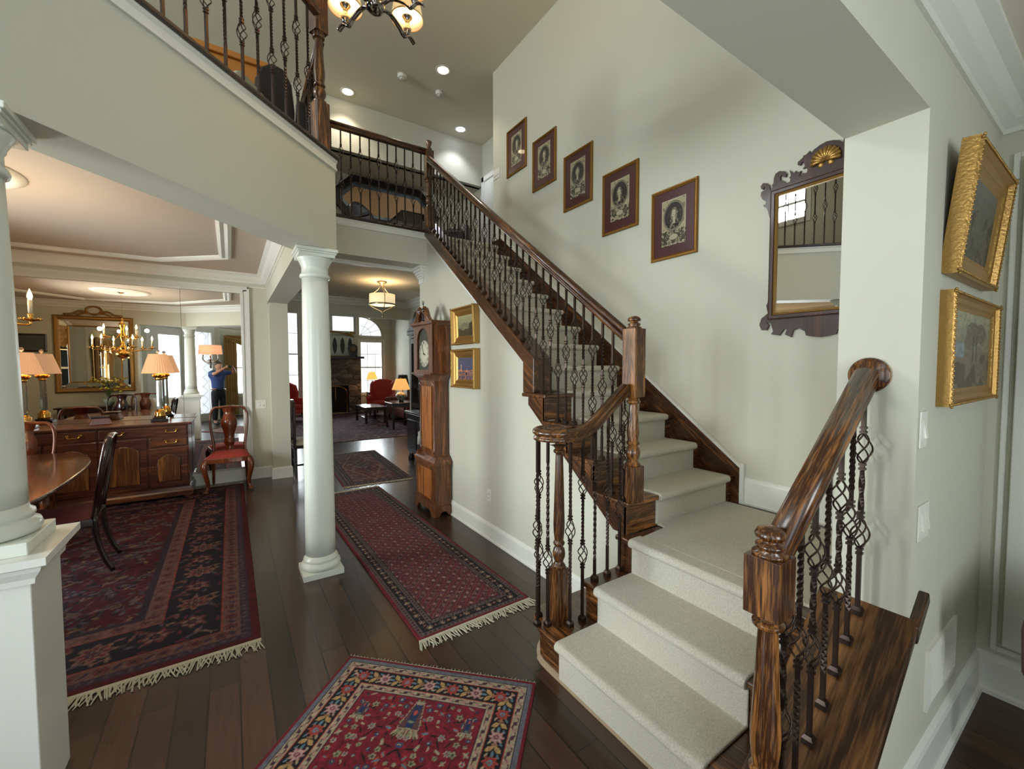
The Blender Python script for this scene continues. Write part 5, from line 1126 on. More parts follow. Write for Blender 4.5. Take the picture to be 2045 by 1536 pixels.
rect_frame(.42, .34, [(0, 0), (0, .02), (.02, .026), (.035, .015), (.04, 0)], 'frame', M_MAHDK, t, I4); MB().box(-.18, -.01, -.14, .18, -.004, .14).build('canvas', mat('dim_canvas', rgb(70, 74, 70), .5), t)
t = thing('console_table', 'dark narrow console table under the gilt mirror', 'table', (-2.2, 2.62, 0))
MB().box(-.55, -.2, .80, .55, .2, .83).build('tabletop', M_MAHDK, t, .008); MB().box(-.5, -.17, .68, .5, .17, .80).build('frieze', M_MAHDK, t)
for sx in (-1, 1):
    for sy in (-1, 1): MB().tube([(sx * .47, sy * .15, .68), (sx * .48, sy * .155, .0)], [.025, .014], 8).build('leg', M_MAHDK, t)
t = thing('flower_arrangement', 'spray of yellow orchids in a bowl on the console table', 'flowers', (-2.0, 2.70, .83))
MB().lathe([(.04, 0), (.06, .01), (.09, .08), (.08, .14), (.07, .15)], seg=20).build('bowl', mat('celadon_bowl', rgb(120, 130, 108), .3), t)
r_ = random.Random(3); st_ = MB(); fl_ = MB()
for k in range(26):
    a = r_.uniform(0, 2 * PI); L_ = r_.uniform(.12, .36); h_ = r_.uniform(.12, .42); e_ = (L_ * math.cos(a), L_ * .6 * math.sin(a), .14 + h_); st_.tube(spline([(0, 0, .1), (e_[0] * .3, e_[1] * .3, .14 + h_ * .7), e_], 3), .003, 4)
    for j in range(3): fl_.ball((e_[0] + r_.uniform(-.03, .03), e_[1] + r_.uniform(-.03, .03), e_[2] + r_.uniform(-.03, .03)), .020, 6, (1, 1, .6))
st_.build('stems', mat('green_stem', rgb(66, 76, 34), .6), t, fix=False); fl_.build('blossoms', mat('yellow_blossom', rgb(176, 150, 40), .6), t, fix=False)
# curtains
M_GOLD = mat('gold_silk_drape', rgb(176, 140, 84), .5, bump=(40, .2))
def drape(mb, A, B, z0, z1, amp, waves, n, wtop=1, wbot=1):
    A, B, n = Vector(A), Vector(B), Vector(n); c = (A + B) / 2
    def fn(u, v):
        s_ = wbot + (wtop - wbot) * v; p = c + (A - c) * s_ * (1 - 2 * u) if False else A + (B - A) * (.5 + (u - .5) * s_)
        return p + n * (amp * (1 + math.sin(u * waves * 2 * PI)) * (.6 + .4 * (1 - v))) + Vector((0, 0, z0 + (z1 - z0) * v))
    return mb.grid(fn, waves * 8, 6)
t = thing('window_drapes', 'gold silk swag and side drapes at the dining room window', 'curtain', (-3.45, 4.4, 2.5))
for y0, y1 in ((3.3, 3.75), (5.05, 5.5)): drape(MB(), (-3.44, y0, 0), (-3.44, y1, 0), .03, 2.45, .035, 6, (1, 0, 0)).build('side_drape', M_GOLD, t, world=True)
for y0 in (3.35, 4.05, 4.75):
    m_ = MB(); m_.grid(lambda u, v: (-3.40 + .05 * math.sin(v * 14) + .03, y0 + .75 * u, 2.5 - v * (.12 + .36 * math.sin(PI * u))), 16, 14); m_.build('swag', M_GOLD, t, world=True)
for y0 in (3.3, 4.02, 4.72, 5.4):
    m_ = MB(); m_.grid(lambda u, v: (-3.36 + .03 * math.sin(u * 18), y0 + .16 * u, 2.5 - v * (.35 + .55 * u)), 12, 6); m_.build('jabot', M_GOLD, t, world=True)
t = thing('window_drapes', 'striped gold side drape and swag at the study window behind the photographer', 'curtain', (1.1, -2.55, 2.4))
for x0, x1 in ((-.16, .19), (1.30, 1.6)): drape(MB(), (x0, -2.54, 0), (x1, -2.54, 0), .03, 2.60, .03, 5, (0, 1, 0)).build('side_drape', M_GOLD, t, world=True)
m_ = MB(); m_.grid(lambda u, v: (-.10 + 1.6 * u, -2.50 + .03 * math.sin(v * 14), 2.62 - v * (.12 + .3 * math.sin(PI * u))), 16, 12); m_.build('swag', M_GOLD, t, world=True)
# ================================================================== FITTINGS
def plate(label, loc, rz, w, h, n, cat='switch', name='light_switch'):
    t = hung(name, label, cat, loc, rz)
    MB().box(-w / 2, -.006, -h / 2, w / 2, 0, h / 2).build('cover_plate', M_WHITEP, t, .002)
    for i in range(n):
        x = (i - (n - 1) / 2) * .046
        if name == 'light_switch':
            MB().box(x - .017, -.008, -.034, x + .017, -.004, .034).build('rocker', M_WHITEP, t, .001)
            MB().add([(x - .013, -.008, -.028), (x + .013, -.008, -.028), (x + .013, -.008, .028), (x - .013, -.008, .028), (x - .013, -.016, -.028), (x + .013, -.016, -.028)], [(4, 5, 2, 3), (0, 4, 3), (1, 2, 5), (0, 1, 5, 4)]).build('paddle', M_WHITEP, t)
        else:
            for z in (-.02, .02): MB().lathe([(.001, 0), (.014, 0), (.014, .004), (.001, .004)], (x, -.008, z), 14, Matrix.Rotation(PI / 2, 4, 'X')).build('socket', M_WHITEP, t)
    return t
plate('single white light switch on the right wall just below the lower gilt painting', (1.975, .42, 1.38), 0, .075, .125, 1)
plate('double white light switch on the right wall, the lower of two', (2.02, .42, 1.05), 0, .12, .125, 2)
plate('double light switch on the dining wall right of the tall mirror', (.345, 7.0, 1.06), 0, .13, .12, 2)
plate('triple light switch at the head of the stairs beside the highest engraving', (XW, 4.99, 4.21), -PI / 2, .17, .13, 3)
plate('white wall outlet low on the hall wall behind the clock', (XH, 3.32, .41), -PI / 2, .07, .115, 1, 'outlet', 'wall_outlet')
t = hung('return_air_grille', 'white louvred vent grille low on the right-hand wall', 'vent', (2.355, .42, .41), 0)
rect_frame(.42, .235, [(0, 0), (0, .010), (.024, .014), (.024, 0)], 'frame', M_WHITEP, t, I4)
m_ = MB()
for i in range(9): z = -.088 + .022 * i; m_.add([(-.188, -.012, z - .005), (.188, -.012, z - .005), (.188, -.004, z + .009), (-.188, -.004, z + .009)], [(0, 1, 2, 3)])
m_.box(-.005, -.013, -.095, .005, -.003, .095).build('louvers', M_WHITEP, t, solid=.002)
M_LENS = mat('warm_lamp_lens', rgb(255, 236, 206), .4, emit=rgb(255, 226, 190), estr=14)
M_LENSC = mat('cool_lamp_lens', rgb(236, 238, 255), .4, emit=rgb(226, 230, 255), estr=16)
for (x, y, c, lab) in ((2.49, 5.40, M_LENS, 'recessed warm ceiling light nearest the stair wall'), (1.52, 6.58, M_LENS, 'recessed warm ceiling light close above the loft corner post'), (3.33, 6.55, M_LENSC, 'recessed bluish ceiling light farthest over the loft')):
    t = thing('recessed_light', lab, 'ceiling light', (x, y, ZC), 0, 'recessed lights in the upper ceiling')
    MB().lathe([(.072, -.001), (.075, -.006), (.10, -.006), (.105, 0)], seg=32, cap=False).build('trim_ring', M_TRIM, t)
    MB().lathe([(.001, -.014), (.05, -.012), (.074, -.002)], seg=28).build('lens', c, t)
    spot('can_light', (x, y, ZC - .03), 42 if c is M_LENS else 32, (1, .86, .68) if c is M_LENS else (.86, .9, 1))
for (x, y, r, lab) in ((2.06, 5.80, .062, 'round white smoke detector, the left of the two on the upper ceiling'), (2.63, 5.85, .052, 'small slotted white detector on the upper ceiling, right of the other')):
    t = thing('smoke_detector', lab, 'detector', (x, y, ZC))
    MB().lathe([(r, 0), (r, -.03), (r * .9, -.045), (r * .55, -.048), (r * .55, -.055), (r * .4, -.06), (.001, -.06)], seg=28).build('housing', M_WHITEP, t)
    m_ = MB()
    for k in range(8): a = 2 * PI * k / 8; m_.cbox((r * .72 * math.cos(a), r * .72 * math.sin(a), -.046), (.012, .012, .006))
    m_.build('sensor_slots', mat('grey_plastic', rgb(120, 120, 116), .5), t)

# ---- foyer chandelier
FX, FY, FZ = .825, 2.80, 3.86
t = thing('foyer_chandelier', 'dark chrome wavy-armed chandelier with cream shades hanging at the top', 'chandelier', (FX, FY, FZ))
MB().lathe([(.001, -.015), (.03, -.012), (.055, .005), (.06, .03), (.05, .055), (.025, .07), (.02, .10), (.014, .12), (.012, .55), (.03, .58), (.012, .60), (.008, 1.70)], seg=32).build('stem', M_CHROME, t)
MB().lathe([(.008, 1.66), (.03, 1.68), (.065, 1.715), (.07, 1.73)], seg=28).build('ceiling_canopy', M_CHROME, t)
M_CREAM = shade_mat('cream_fabric_shade', rgb(236, 206, 152), .62)
for k in range(5):
    a = math.radians((-43, 21, 120, 182, 245)[k]); R = Matrix.Rotation(a, 4, 'Z')
    P = spline([(.04, 0, .03), (.11, 0, .055), (.19, 0, .02), (.235, 0, -.015), (.28, 0, .01), (.325, 0, -.012)], 6)
    arm = MB().tube(P, .017, 8, flat=.38).xf(R).build('arm', M_CHROME, t)
    MB().lathe([(.012, .0), (.02, .02), (.028, .05), (.018, .06), (.014, .10), (.034, .125), (.036, .13), (.02, .135)], (.262, 0, 0), 18).xf(R).build('cup', M_CHROME, arm)
    s_ = MB().lathe([(.108, .115), (.082, .255)], (.262, 0, 0), 32, cap=False).xf(R).build('lamp_shade', M_CREAM, arm); s_.modifiers.new('s', 'SOLIDIFY').thickness = .002
    MB().lathe([(.109, .112), (.110, .118), (.107, .119), (.106, .112)], (.262, 0, 0), 32, cap=False).xf(R).build('shade_trim', M_BRASS, arm)
    MB().lathe([(.012, .13), (.014, .16), (.010, .19), (.001, .20)], (.262, 0, 0), 12).xf(R).build('bulb', mat('lamp_bulb_glow', rgb(255, 220, 160), .4, emit=rgb(255, 214, 150), estr=6), arm)
    bulb('foyer_lamp', (FX + .262 * math.cos(a), FY + .262 * math.sin(a), FZ + .225), 5.5)

# ---- hall semi-flush light
t = thing('drum_ceiling_light', 'cream drum ceiling light with nickel scrollwork over the rear hall', 'ceiling light', (1.97, 6.55, 2.9))
M_NICK = mat('brushed_nickel', rgb(176, 160, 132), .3, 1.0)
MB().lathe([(.07, 0), (.075, -.012), (.06, -.025), (.02, -.035), (.012, -.06)], seg=28).build('ceiling_canopy', M_NICK, t)
s_ = MB().lathe([(.19, -.36), (.19, -.20)], seg=40, cap=False).build('drum_shade', shade_mat('cream_drum_shade', rgb(236, 214, 168), .8), t); s_.modifiers.new('s', 'SOLIDIFY').thickness = .002
MB().lathe([(.001, -.375), (.12, -.372), (.185, -.35)], seg=32).build('diffuser', shade_mat('glowing_diffuser', rgb(255, 232, 180), 1.6), t)
m_ = MB().lathe([(.192, -.365), (.198, -.36), (.198, -.345), (.192, -.34)], seg=40, cap=False)
for k in range(3):
    a = 2 * PI * k / 3 + .4; c, s2 = math.cos(a), math.sin(a)
    m_.tube(spline([(.03 * c, .03 * s2, -.02), (.05 * c, .05 * s2, -.10), (.12 * c, .12 * s2, -.16), (.20 * c, .20 * s2, -.20), (.205 * c, .205 * s2, -.34), (.14 * c, .14 * s2, -.40), (.03 * c, .03 * s2, -.45), (0, 0, -.50)], 4), .006, 6)
m_.lathe([(.001, -.56), (.014, -.545), (.014, -.53), (.005, -.51), (.006, -.44)], seg=12).build('scroll_frame', M_NICK, t)
bulb('hall_lamp', (1.97, 6.55, 2.66), 5, (1, .8, .52), .06)

# ---- secretary in the rear hall
t = thing('secretary_bookcase', 'tall black lacquered secretary bookcase with glass doors behind the clock', 'cabinet', (2.75, 6.57, 0), -PI / 2)
# local x along the front (world -y), -y to the front (world -x)
MB().box(-.46, -.24, .14, .46, .24, .80).build('lower_case', M_BLACK, t, .006)
for sg in (-1, 1): MB().box(sg * .23 - .20, -.252, .20, sg * .23 + .20, -.24, .70).build('lower_door', M_BLACK, t, .012)
MB().box(-.49, -.28, .80, .49, .24, .84).build('desk_shelf', M_BLACK, t, .01)
for sx in (-.40, .40):
    for sy in (-.19, .19): MB().lathe([(.05, 0), (.06, .03), (.035, .09), (.05, .14)], (sx, sy, 0), 12).build('foot', M_BLACK, t)
MB().box(-.44, -.17, .84, -.40, .24, 2.12).box(.40, -.17, .84, .44, .24, 2.12).box(-.40, .22, .84, .40, .24, 2.12).box(-.40, -.17, .84, .40, .22, .88).box(-.40, -.17, 2.08, .40, .22, 2.12).build('upper_case', M_BLACK, t)
for sg in (-1, 1):
    d_ = MB().box(sg * .2 - .195, -.19, .90, sg * .2 - .155, -.17, 2.06).box(sg * .2 + .155, -.19, .90, sg * .2 + .195, -.17, 2.06).box(sg * .2 - .155, -.19, .90, sg * .2 + .155, -.17, .98).box(sg * .2 - .155, -.19, 1.98, sg * .2 + .155, -.17, 2.06).build('glazed_door', M_BLACK, t)
    m_ = MB()
    for z in (1.2, 1.5, 1.78): m_.tube([(sg * .2 - .155, -.18, z), (sg * .2, -.18, z + .09), (sg * .2 + .155, -.18, z)], .006, 5).tube([(sg * .2 - .155, -.18, z + .12), (sg * .2, -.18, z + .03), (sg * .2 + .155, -.18, z + .12)], .006, 5)
    m_.build('muntins', M_BLACK, d_); MB().box(sg * .2 - .155, -.181, .98, sg * .2 + .155, -.178, 1.98).build('door_glass', glass_pane(), d_)
MB().box(-.47, -.22, 2.12, .47, .24, 2.20).build('cornice', M_BLACK, t, .01)
for sg in (-1, 1):
    P = [(.46, 2.20), (.36, 2.23), (.25, 2.32), (.16, 2.44), (.10, 2.48), (.05, 2.46), (.05, 2.40), (.09, 2.39)]
    MB().ext([(sg * a, b) for a, b in P[:6]] + [(sg * .04, 2.18), (sg * .46, 2.18)], (0, 0, 0), (1, 0, 0), (0, 0, 1), (0, 1, 0), -.22, -.17).tube([(sg * a, -.20, b) for a, b in P], .02, 8).build('swan_neck', M_BLACK, t)
# ---- dark hall chair with tasselled cushion
t = thing('hall_chair', 'dark high-backed hall chair with white tasselled cushion, half hidden by the round column', 'chair', (.95, 7.12, 0), PI)
t.rotation_euler = (0, 0, PI / 2)
MB().box(-.21, .17, .40, -.17, .21, 1.0).box(.17, .17, .40, .21, .21, 1.0).ext([(-.21, .96), (.21, .96), (.18, 1.06), (.06, 1.10), (-.06, 1.10), (-.18, 1.06)], (0, 0, 0), (1, 0, 0), (0, 0, 1), (0, 1, 0), .17, .21).box(-.17, .18, .52, .17, .20, .96).build('backrest', M_MAHDK, t, .008)
MB().box(-.22, -.20, .38, .22, .21, .43).build('seat', M_MAHDK, t, .008)
for sx in (-1, 1):
    for sy in (-1, 1): MB().box(sx * .19 - .02, sy * .18 - .02, 0, sx * .19 + .02, sy * .18 + .02, .38).build('leg', M_MAHDK, t)
MB().box(-.18, -.19, .10, .18, -.17, .13).box(-.18, .17, .16, .18, .19, .19).box(-.2, -.17, .12, -.18, .17, .15).build('stretcher', M_MAHDK, t)
t2 = thing('seat_cushion', 'white tasselled cushion on the dark hall chair', 'cushion', (.95, 7.12, .43), PI / 2)
MB().grid(lambda u, v: ((u - .5) * .42, (v - .5) * .40, .005 + .075 * (max(0, 1 - abs(2 * u - 1) ** 5) * max(0, 1 - abs(2 * v - 1) ** 5)) ** .5), 12, 12).box(-.205, -.195, 0, .205, .195, .02).build('cushion_body', mat('cream_damask', rgb(196, 188, 168), .8, bump=(80, .3)), t2)
MB().tube([(-.20, -.19, .03), (-.21, -.22, -.04), (-.21, -.22, -.18)], .005, 5).lathe([(.006, -.18), (.018, -.20), (.022, -.29), (.001, -.29)], (-.21, -.22, 0), 10).build('tassel', M_FRINGE, t2)

# ================================================================== LIVING ROOM
def stone_mat():
    m = bpy.data.materials.new('stacked_field_stone'); m.use_nodes = True; nt = m.node_tree; b = nt.nodes['Principled BSDF']; L = nt.links.new
    tc = nt.nodes.new('ShaderNodeTexCoord'); mp = nt.nodes.new('ShaderNodeMapping'); mp.inputs['Scale'].default_value = (3.2, 3.2, 6); L(tc.outputs['Object'], mp.inputs['Vector'])
    v = nt.nodes.new('ShaderNodeTexVoronoi'); v.inputs['Scale'].default_value = 1; L(mp.outputs[0], v.inputs['Vector']); v2 = nt.nodes.new('ShaderNodeTexVoronoi'); v2.feature = 'DISTANCE_TO_EDGE'; v2.inputs['Scale'].default_value = 1; L(mp.outputs[0], v2.inputs['Vector'])
    cr = nt.nodes.new('ShaderNodeValToRGB'); cr.color_ramp.elements[0].color = rgb(64, 56, 54); cr.color_ramp.elements[1].color = rgb(134, 120, 108); L(v.outputs['Color'], cr.inputs[0]); L(cr.outputs[0], b.inputs['Base Color'])
    bp = nt.nodes.new('ShaderNodeBump'); bp.inputs['Strength'].default_value = .9; bp.inputs['Distance'].default_value = .03; mr = nt.nodes.new('ShaderNodeMapRange'); mr.inputs[2].default_value = .12; L(v2.outputs['Distance'], mr.inputs[0]); L(mr.outputs[0], bp.inputs['Height']); L(bp.outputs[0], b.inputs['Normal']); b.inputs['Roughness'].default_value = .85
    return m
t = thing('stone_fireplace', 'grey field-stone fireplace with dark mantel at the far end of the living room', 'fireplace', (2.9, 15.2, 0))
sm_ = stone_mat()
MB().box(2.05, 14.95, 0, 2.42, 15.5, 1.85).box(3.32, 14.95, 0, 3.72, 15.5, 1.85).box(2.42, 14.95, .95, 3.32, 15.5, 1.85).build('stone_surround', sm_, t, world=True)
MB().box(2.42, 15.40, .0, 3.32, 15.5, .95).box(2.42, 15.0, 0, 2.45, 15.4, .95).box(3.29, 15.0, 0, 3.32, 15.4, .95).build('firebox', M_BLACKV, t, world=True)
MB().box(1.95, 14.82, 1.85, 3.82, 15.5, 1.93).build('mantel_shelf', M_MAHDK, t, .01, world=True)
MB().box(1.98, 14.68, 0, 3.80, 14.95, .05).build('hearth', sm_, t, .01, world=True)
t = thing('fire_screen', 'arched black fire screen with brass edging before the firebox', 'screen', (2.87, 14.7, .05))
pts_ = [(2.50, .05)] + [(2.50 + .37 - .37 * math.cos(a), .72 + .22 * math.sin(a)) for a in [PI * i / 12 for i in range(13)]] + [(3.24, .05)]
MB().ext(pts_, (0, 0, 0), (1, 0, 0), (0, 0, 1), (0, 1, 0), 14.84, 14.85).build('mesh_panel', M_BLACKV, t, world=True); MB().tube([(a, 14.845, b) for a, b in pts_], .012, 6, closed=True).tube([(2.87, 14.845, .05), (2.87, 14.845, .94)], .008, 5).build('screen_frame', M_BRASS, t, world=True)
t = hung('overmantel_mirror', 'white leaded panel with pointed tracery standing on the mantel', 'mirror', (2.85, 15.42, 2.34), 0)
MB().box(-.75, -.05, -.38, .75, -.02, .30).build('panel', mat('leaded_panel_white', rgb(206, 210, 200), .4), t)
MB().sweep([(-.02, -.02), (.02, -.02), (.02, .02), (-.02, .02)], [(-.76, -.05, .30), (-.4, -.05, .40), (0, -.05, .44), (.4, -.05, .40), (.76, -.05, .28)]).box(-.77, -.07, -.41, .77, -.02, -.37).build('gilt_molding', M_GILTD, t)
for k in range(6):
    cx = -.62 + .25 * k; MB().ext([(cx, -.34), (cx + .06, -.18), (cx + .075, 0), (cx + .05, .16), (cx, .26), (cx - .05, .16), (cx - .075, 0), (cx - .06, -.18)], (0, 0, 0), (1, 0, 0), (0, 0, 1), (0, 1, 0), -.056, -.05).build('dark_light', mat('dark_glass', rgb(44, 50, 44), .2), t)
t = thing('mantel_clock', 'dark round-topped mantel clock at the right end of the mantel', 'clock', (3.50, 15.1, 1.93))
MB().ext([(-.14, 0), (.14, 0), (.12, .06), (.15, .26)] + [(.15 * math.cos(a), .28 + .15 * math.sin(a)) for a in [PI * i / 10 for i in range(11)]] + [(-.15, .26), (-.12, .06)], (0, 0, 0), (1, 0, 0), (0, 0, 1), (0, 1, 0), -.07, .07).build('clock_case', M_MAHDK, t)
MB().lathe([(.001, .0), (.09, 0), (.09, .006)], (0, -.075, .27), 20, Matrix.Rotation(PI / 2, 4, 'X')).build('clock_face', mat('bronze_face', rgb(120, 90, 70), .4, .4), t)
t = thing('gilt_eagle', 'gilt carved eagle ornament on the wall above the mantel clock', 'ornament', (3.52, 15.44, 2.68))
MB().tube(spline([(-.02, 0, -.12), (.0, -.03, 0), (.02, -.04, .08), (.0, -.06, .12)], 4), [.02] * 5 + [.04] * 5 + [.025] * 3, 8).tube(spline([(0, -.02, 0), (-.12, -.03, .07), (-.22, -.02, .03)], 4), .022, 6).tube(spline([(0, -.02, 0), (.10, -.03, .09), (.16, -.02, .06)], 4), .022, 6).build('eagle_body', M_GILT, t)
# wing chairs
def wing_chair(label, x, y, rz):
    t = thing('wing_chair', label, 'chair', (x, y, .011), rz, 'coral wing chairs in the living room')
    MB().box(-.34, -.34, .20, .34, .32, .34).build('seat_base', M_CORAL, t, .03); MB().box(-.27, -.36, .34, .27, .22, .47).build('seat_cushion', M_CORAL, t, .04)
    bk = [(-.34, .30), (.34, .30), (.37, .60), (.38, .95), (.30, 1.10), (.12, 1.16), (-.12, 1.16), (-.30, 1.10), (-.38, .95), (-.37, .60)]
    MB().ext(bk, (0, .24, 0), (1, 0, 0), (0, .16, 1), (0, 1, 0), 0, .12).build('backrest', M_CORAL, t, .03)
    for sg in (-1, 1):
        MB().ext([(.30, .45), (-.02, .60), (-.06, .80), (.04, 1.02), (.34, 1.10)], (sg * .33, 0, 0), (0, 1, 0), (0, 0, 1), (1, 0, 0), -.035, .035).build('wing', M_CORAL, t, .02)
        MB().box(sg * .34 - .06, -.34, .34, sg * .34 + .06, .28, .56).lathe([(.001, -.38), (.075, -.37), (.075, .26)], (sg * .35, 0, .58), 14, Matrix.Rotation(-PI / 2, 4, 'X')).build('armrest', M_CORAL, t, .01)
        for sy in (-1, 1): MB().tube([(sg * .29, sy * .28, .22), (sg * .30, sy * .30, .10), (sg * .31, sy * .32, 0)], [.03, .024, .018], 8).build('leg', M_MAHDK, t)
    return t
w0 = wing_chair('coral wing chair in front of the arched living room window', 4.12, 13.95, -.45)
dup(w0, (1.35, 14.0, .011), .5, 'coral wing chair left of the fireplace, seen past the pier')
def small_lamp(label, x, y, z, base_m, sm, R0, R1, h, body):
    t = thing('shaded_lamp', label, 'lamp', (x, y, z)); MB().lathe(body, seg=24).build('lamp_base', base_m, t); zt = body[-1][1]
    s_ = MB().lathe([(R0, zt + .06), (R1, zt + .06 + h)], seg=28, cap=False).build('lamp_shade', sm, t); s_.modifiers.new('s', 'SOLIDIFY').thickness = .003
    MB().lathe([(.006, zt), (.006, zt + .07 + h), (.012, zt + .09 + h), (.001, zt + .11 + h)], seg=10).build('stem', M_BRASS, t); return t
def side_table(label, x, y, w, d, h, m=M_MAHDK, name='side_table', legw=.022, st=True):
    t = thing(name, label, 'table', (x, y, .011)); MB().box(-w / 2, -d / 2, h - .03, w / 2, d / 2, h).build('tabletop', m, t, .006); MB().box(-w / 2 + .03, -d / 2 + .03, h - .11, w / 2 - .03, d / 2 - .03, h - .03).build('apron', m, t)
    for sx in (-1, 1):
        for sy in (-1, 1): MB().box(sx * (w / 2 - .05) - legw, sy * (d / 2 - .05) - legw, .0, sx * (w / 2 - .05) + legw, sy * (d / 2 - .05) + legw, h - .05).build('leg', m, t)
    if st: MB().box(-w / 2 + .05, -.015, .14, w / 2 - .05, .015, .17).box(-w / 2 + .035, -d / 2 + .05, .14, -w / 2 + .065, d / 2 - .05, .17).box(w / 2 - .065, -d / 2 + .05, .14, w / 2 - .035, d / 2 - .05, .17).build('stretcher', m, t)
    return t
side_table('low dark coffee table in the middle of the living room rug', 3.33, 12.35, .62, 1.1, .46, name='coffee_table', legw=.03)
side_table('dark end table carrying the painted vase lamp', 3.62, 10.72, .58, .62, .66, name='end_table')
ln = small_lamp('blue-and-white vase lamp with glowing amber shade on the near end table', 3.72, 10.85, .671, mat('painted_porcelain', rgb(96, 104, 110), .15, coat=1, bump=(14, .0)), shade_mat('amber_shade', rgb(240, 176, 100), .95), .235, .13, .28, [(.06, 0), (.07, .015), (.09, .06), (.135, .13), (.14, .17), (.10, .22), (.05, .245), (.05, .255)])
_m = MATS['painted_porcelain']; _nt = _m.node_tree; _v = _nt.nodes.new('ShaderNodeTexVoronoi'); _v.inputs['Scale'].default_value = 16; _c = _nt.nodes.new('ShaderNodeValToRGB'); _c.color_ramp.elements[0].color = rgb(28, 44, 50); _c.color_ramp.elements[1].color = rgb(200, 200, 186); _tc = _nt.nodes.new('ShaderNodeTexCoord'); _nt.links.new(_tc.outputs['Object'], _v.inputs['Vector']); _nt.links.new(_v.outputs['Distance'], _c.inputs[0]); _nt.links.new(_c.outputs[0], _nt.nodes['Principled BSDF'].inputs['Base Color'])
bulb('vase_lamp_bulb', (3.72, 10.85, 1.12), 7)
side_table('small dark table beside the fireplace under the far lamp', 4.03, 14.70, .36, .36, .72, name='lamp_table')
small_lamp('small candlestick lamp with yellow shade right of the fireplace', 4.03, 14.70, .731, M_BRASS, shade_mat('yellow_shade', rgb(244, 196, 96), 1.0), .19, .10, .26, [(.06, 0), (.065, .02), (.02, .05), (.03, .10), (.015, .16), (.02, .30), (.012, .36)])
bulb('candlestick_lamp_bulb', (4.03, 14.70, 1.25), 5)
t = small_lamp('tall lamp with dark green shade behind the wing chair', 4.62, 13.3, 0, M_BRASS, mat('dark_green_shade', rgb(34, 40, 30), .6), .20, .15, .32, [(.14, 0), (.14, .02), (.02, .04), (.012, .3), (.012, .86), (.02, .94)])
t = thing('sofa', 'rose damask sofa at the right of the living room, mostly behind the clock', 'sofa', (4.35, 12.0, .011), -PI / 2)
M_SOFA = mat('rose_damask', rgb(120, 66, 60), .8, bump=(30, .4))
MB().box(-.9, -.4, .14, .9, .4, .42).build('sofa_base', M_SOFA, t, .03)
MB().box(-.9, .25, .42, .9, .42, .88).build('backrest', M_SOFA, t, .05)
for sg in (-1, 1): MB().box(sg * .9 - .09, -.42, .14, sg * .9 + .09, .42, .64).build('armrest', M_SOFA, t, .05); MB().box(sg * .41 - .39, -.38, .42, sg * .41 + .39, .25, .54).build('seat_cushion', M_SOFA, t, .04)
for sx in (-.8, .8):
    for sy in (-.33, .33): MB().tube([(sx, sy, .15), (sx, sy, 0)], [.03, .02], 8).build('leg', M_MAHDK, t)

# ================================================================== LOFT
t = thing('loft_armchair', 'tall-backed black leather chair right behind the loft railing', 'chair', (.37, 4.22, Z2), -.1); t.scale = (.66, .8, 1)
MB().ext([(-.22, .30), (.22, .30), (.24, .70), (.21, .95), (.12, 1.07), (-.02, 1.10), (-.15, 1.04), (-.22, .92), (-.24, .70)], (0, .10, 0), (1, 0, 0), (0, .12, 1), (0, 1, 0), -.07, .07).build('backrest', M_LEATHER, t, .03)
MB().box(-.30, -.34, .18, .30, .12, .44).build('seat', M_LEATHER, t, .05)
for sg in (-1, 1): MB().box(sg * .30 - .06, -.34, .15, sg * .30 + .06, .14, .62).build('armrest', M_LEATHER, t, .04)
MB().box(-.27, -.30, 0, -.22, -.25, .18).build('leg', M_BLACK, t); MB().box(.22, -.30, 0, .27, -.25, .18).build('leg', M_BLACK, t); MB().box(-.27, .08, 0, -.22, .13, .18).build('leg', M_BLACK, t); MB().box(.22, .08, 0, .27, .13, .18).build('leg', M_BLACK, t)
t = thing('loft_sofa', 'low black leather sofa behind the loft railing, left of the tall chair', 'sofa', (-.84, 4.40, Z2), 0)
MB().box(-.85, -.40, .12, .85, .40, .42).build('sofa_base', M_LEATHER, t, .05); MB().box(-.85, .2, .42, .85, .40, .80).build('backrest', M_LEATHER, t, .06)
for sg in (-1, 1): MB().box(sg * .82 - .09, -.40, .12, sg * .82 + .09, .40, .60).build('armrest', M_LEATHER, t, .05)
for sx in (-.75, .75):
    for sy in (-.3, .3): MB().box(sx - .03, sy - .03, 0, sx + .03, sy + .03, .12).build('leg', M_BLACK, t)
t = thing('throw_pillow', 'pale speckled pillow standing on its corner on the loft sofa', 'pillow', (.06, 4.22, Z2 + .62), 0)
t.rotation_euler = (math.radians(-18), math.radians(40), .1)
def pil(u, v, s): a, b = 2 * u - 1, 2 * v - 1; e = max(0, (1 - a ** 4)) * max(0, (1 - b ** 4)); return (a * .15 * (1 - .06 * b * b), s * .06 * e ** .5, b * .15 * (1 - .06 * a * a) + .14)
m_ = MB().grid(lambda u, v: pil(u, v, 1), 12, 12).grid(lambda u, v: pil(u, v, -1), 12, 12); m_.build('pillow_case', mat('speckled_linen', rgb(170, 168, 148), .9, bump=(40, .5)), t)
t = thing('oak_bookcase', 'honey oak cabinet standing against the loft wall behind the sofa', 'cabinet', (-.30, 5.25, Z2))
MB().box(-.85, -.22, 0, .68, .22, 1.42).build('carcass', mat('honey_oak', rgb(196, 128, 54), .45), t, .01); MB().box(-.88, -.25, 1.42, .71, .25, 1.48).build('top', MATS['honey_oak'], t, .01)
for sx in (-.46, .30): MB().box(sx - .36, -.235, .06, sx + .36, -.22, 1.24).build('door', MATS['honey_oak'], t, .01)
t = hung('octagonal_mirror', 'wide black-framed mirror with clipped corners and a painted peach reflection on the loft back wall', 'mirror', (2.40, 7.62, 4.45), 0)
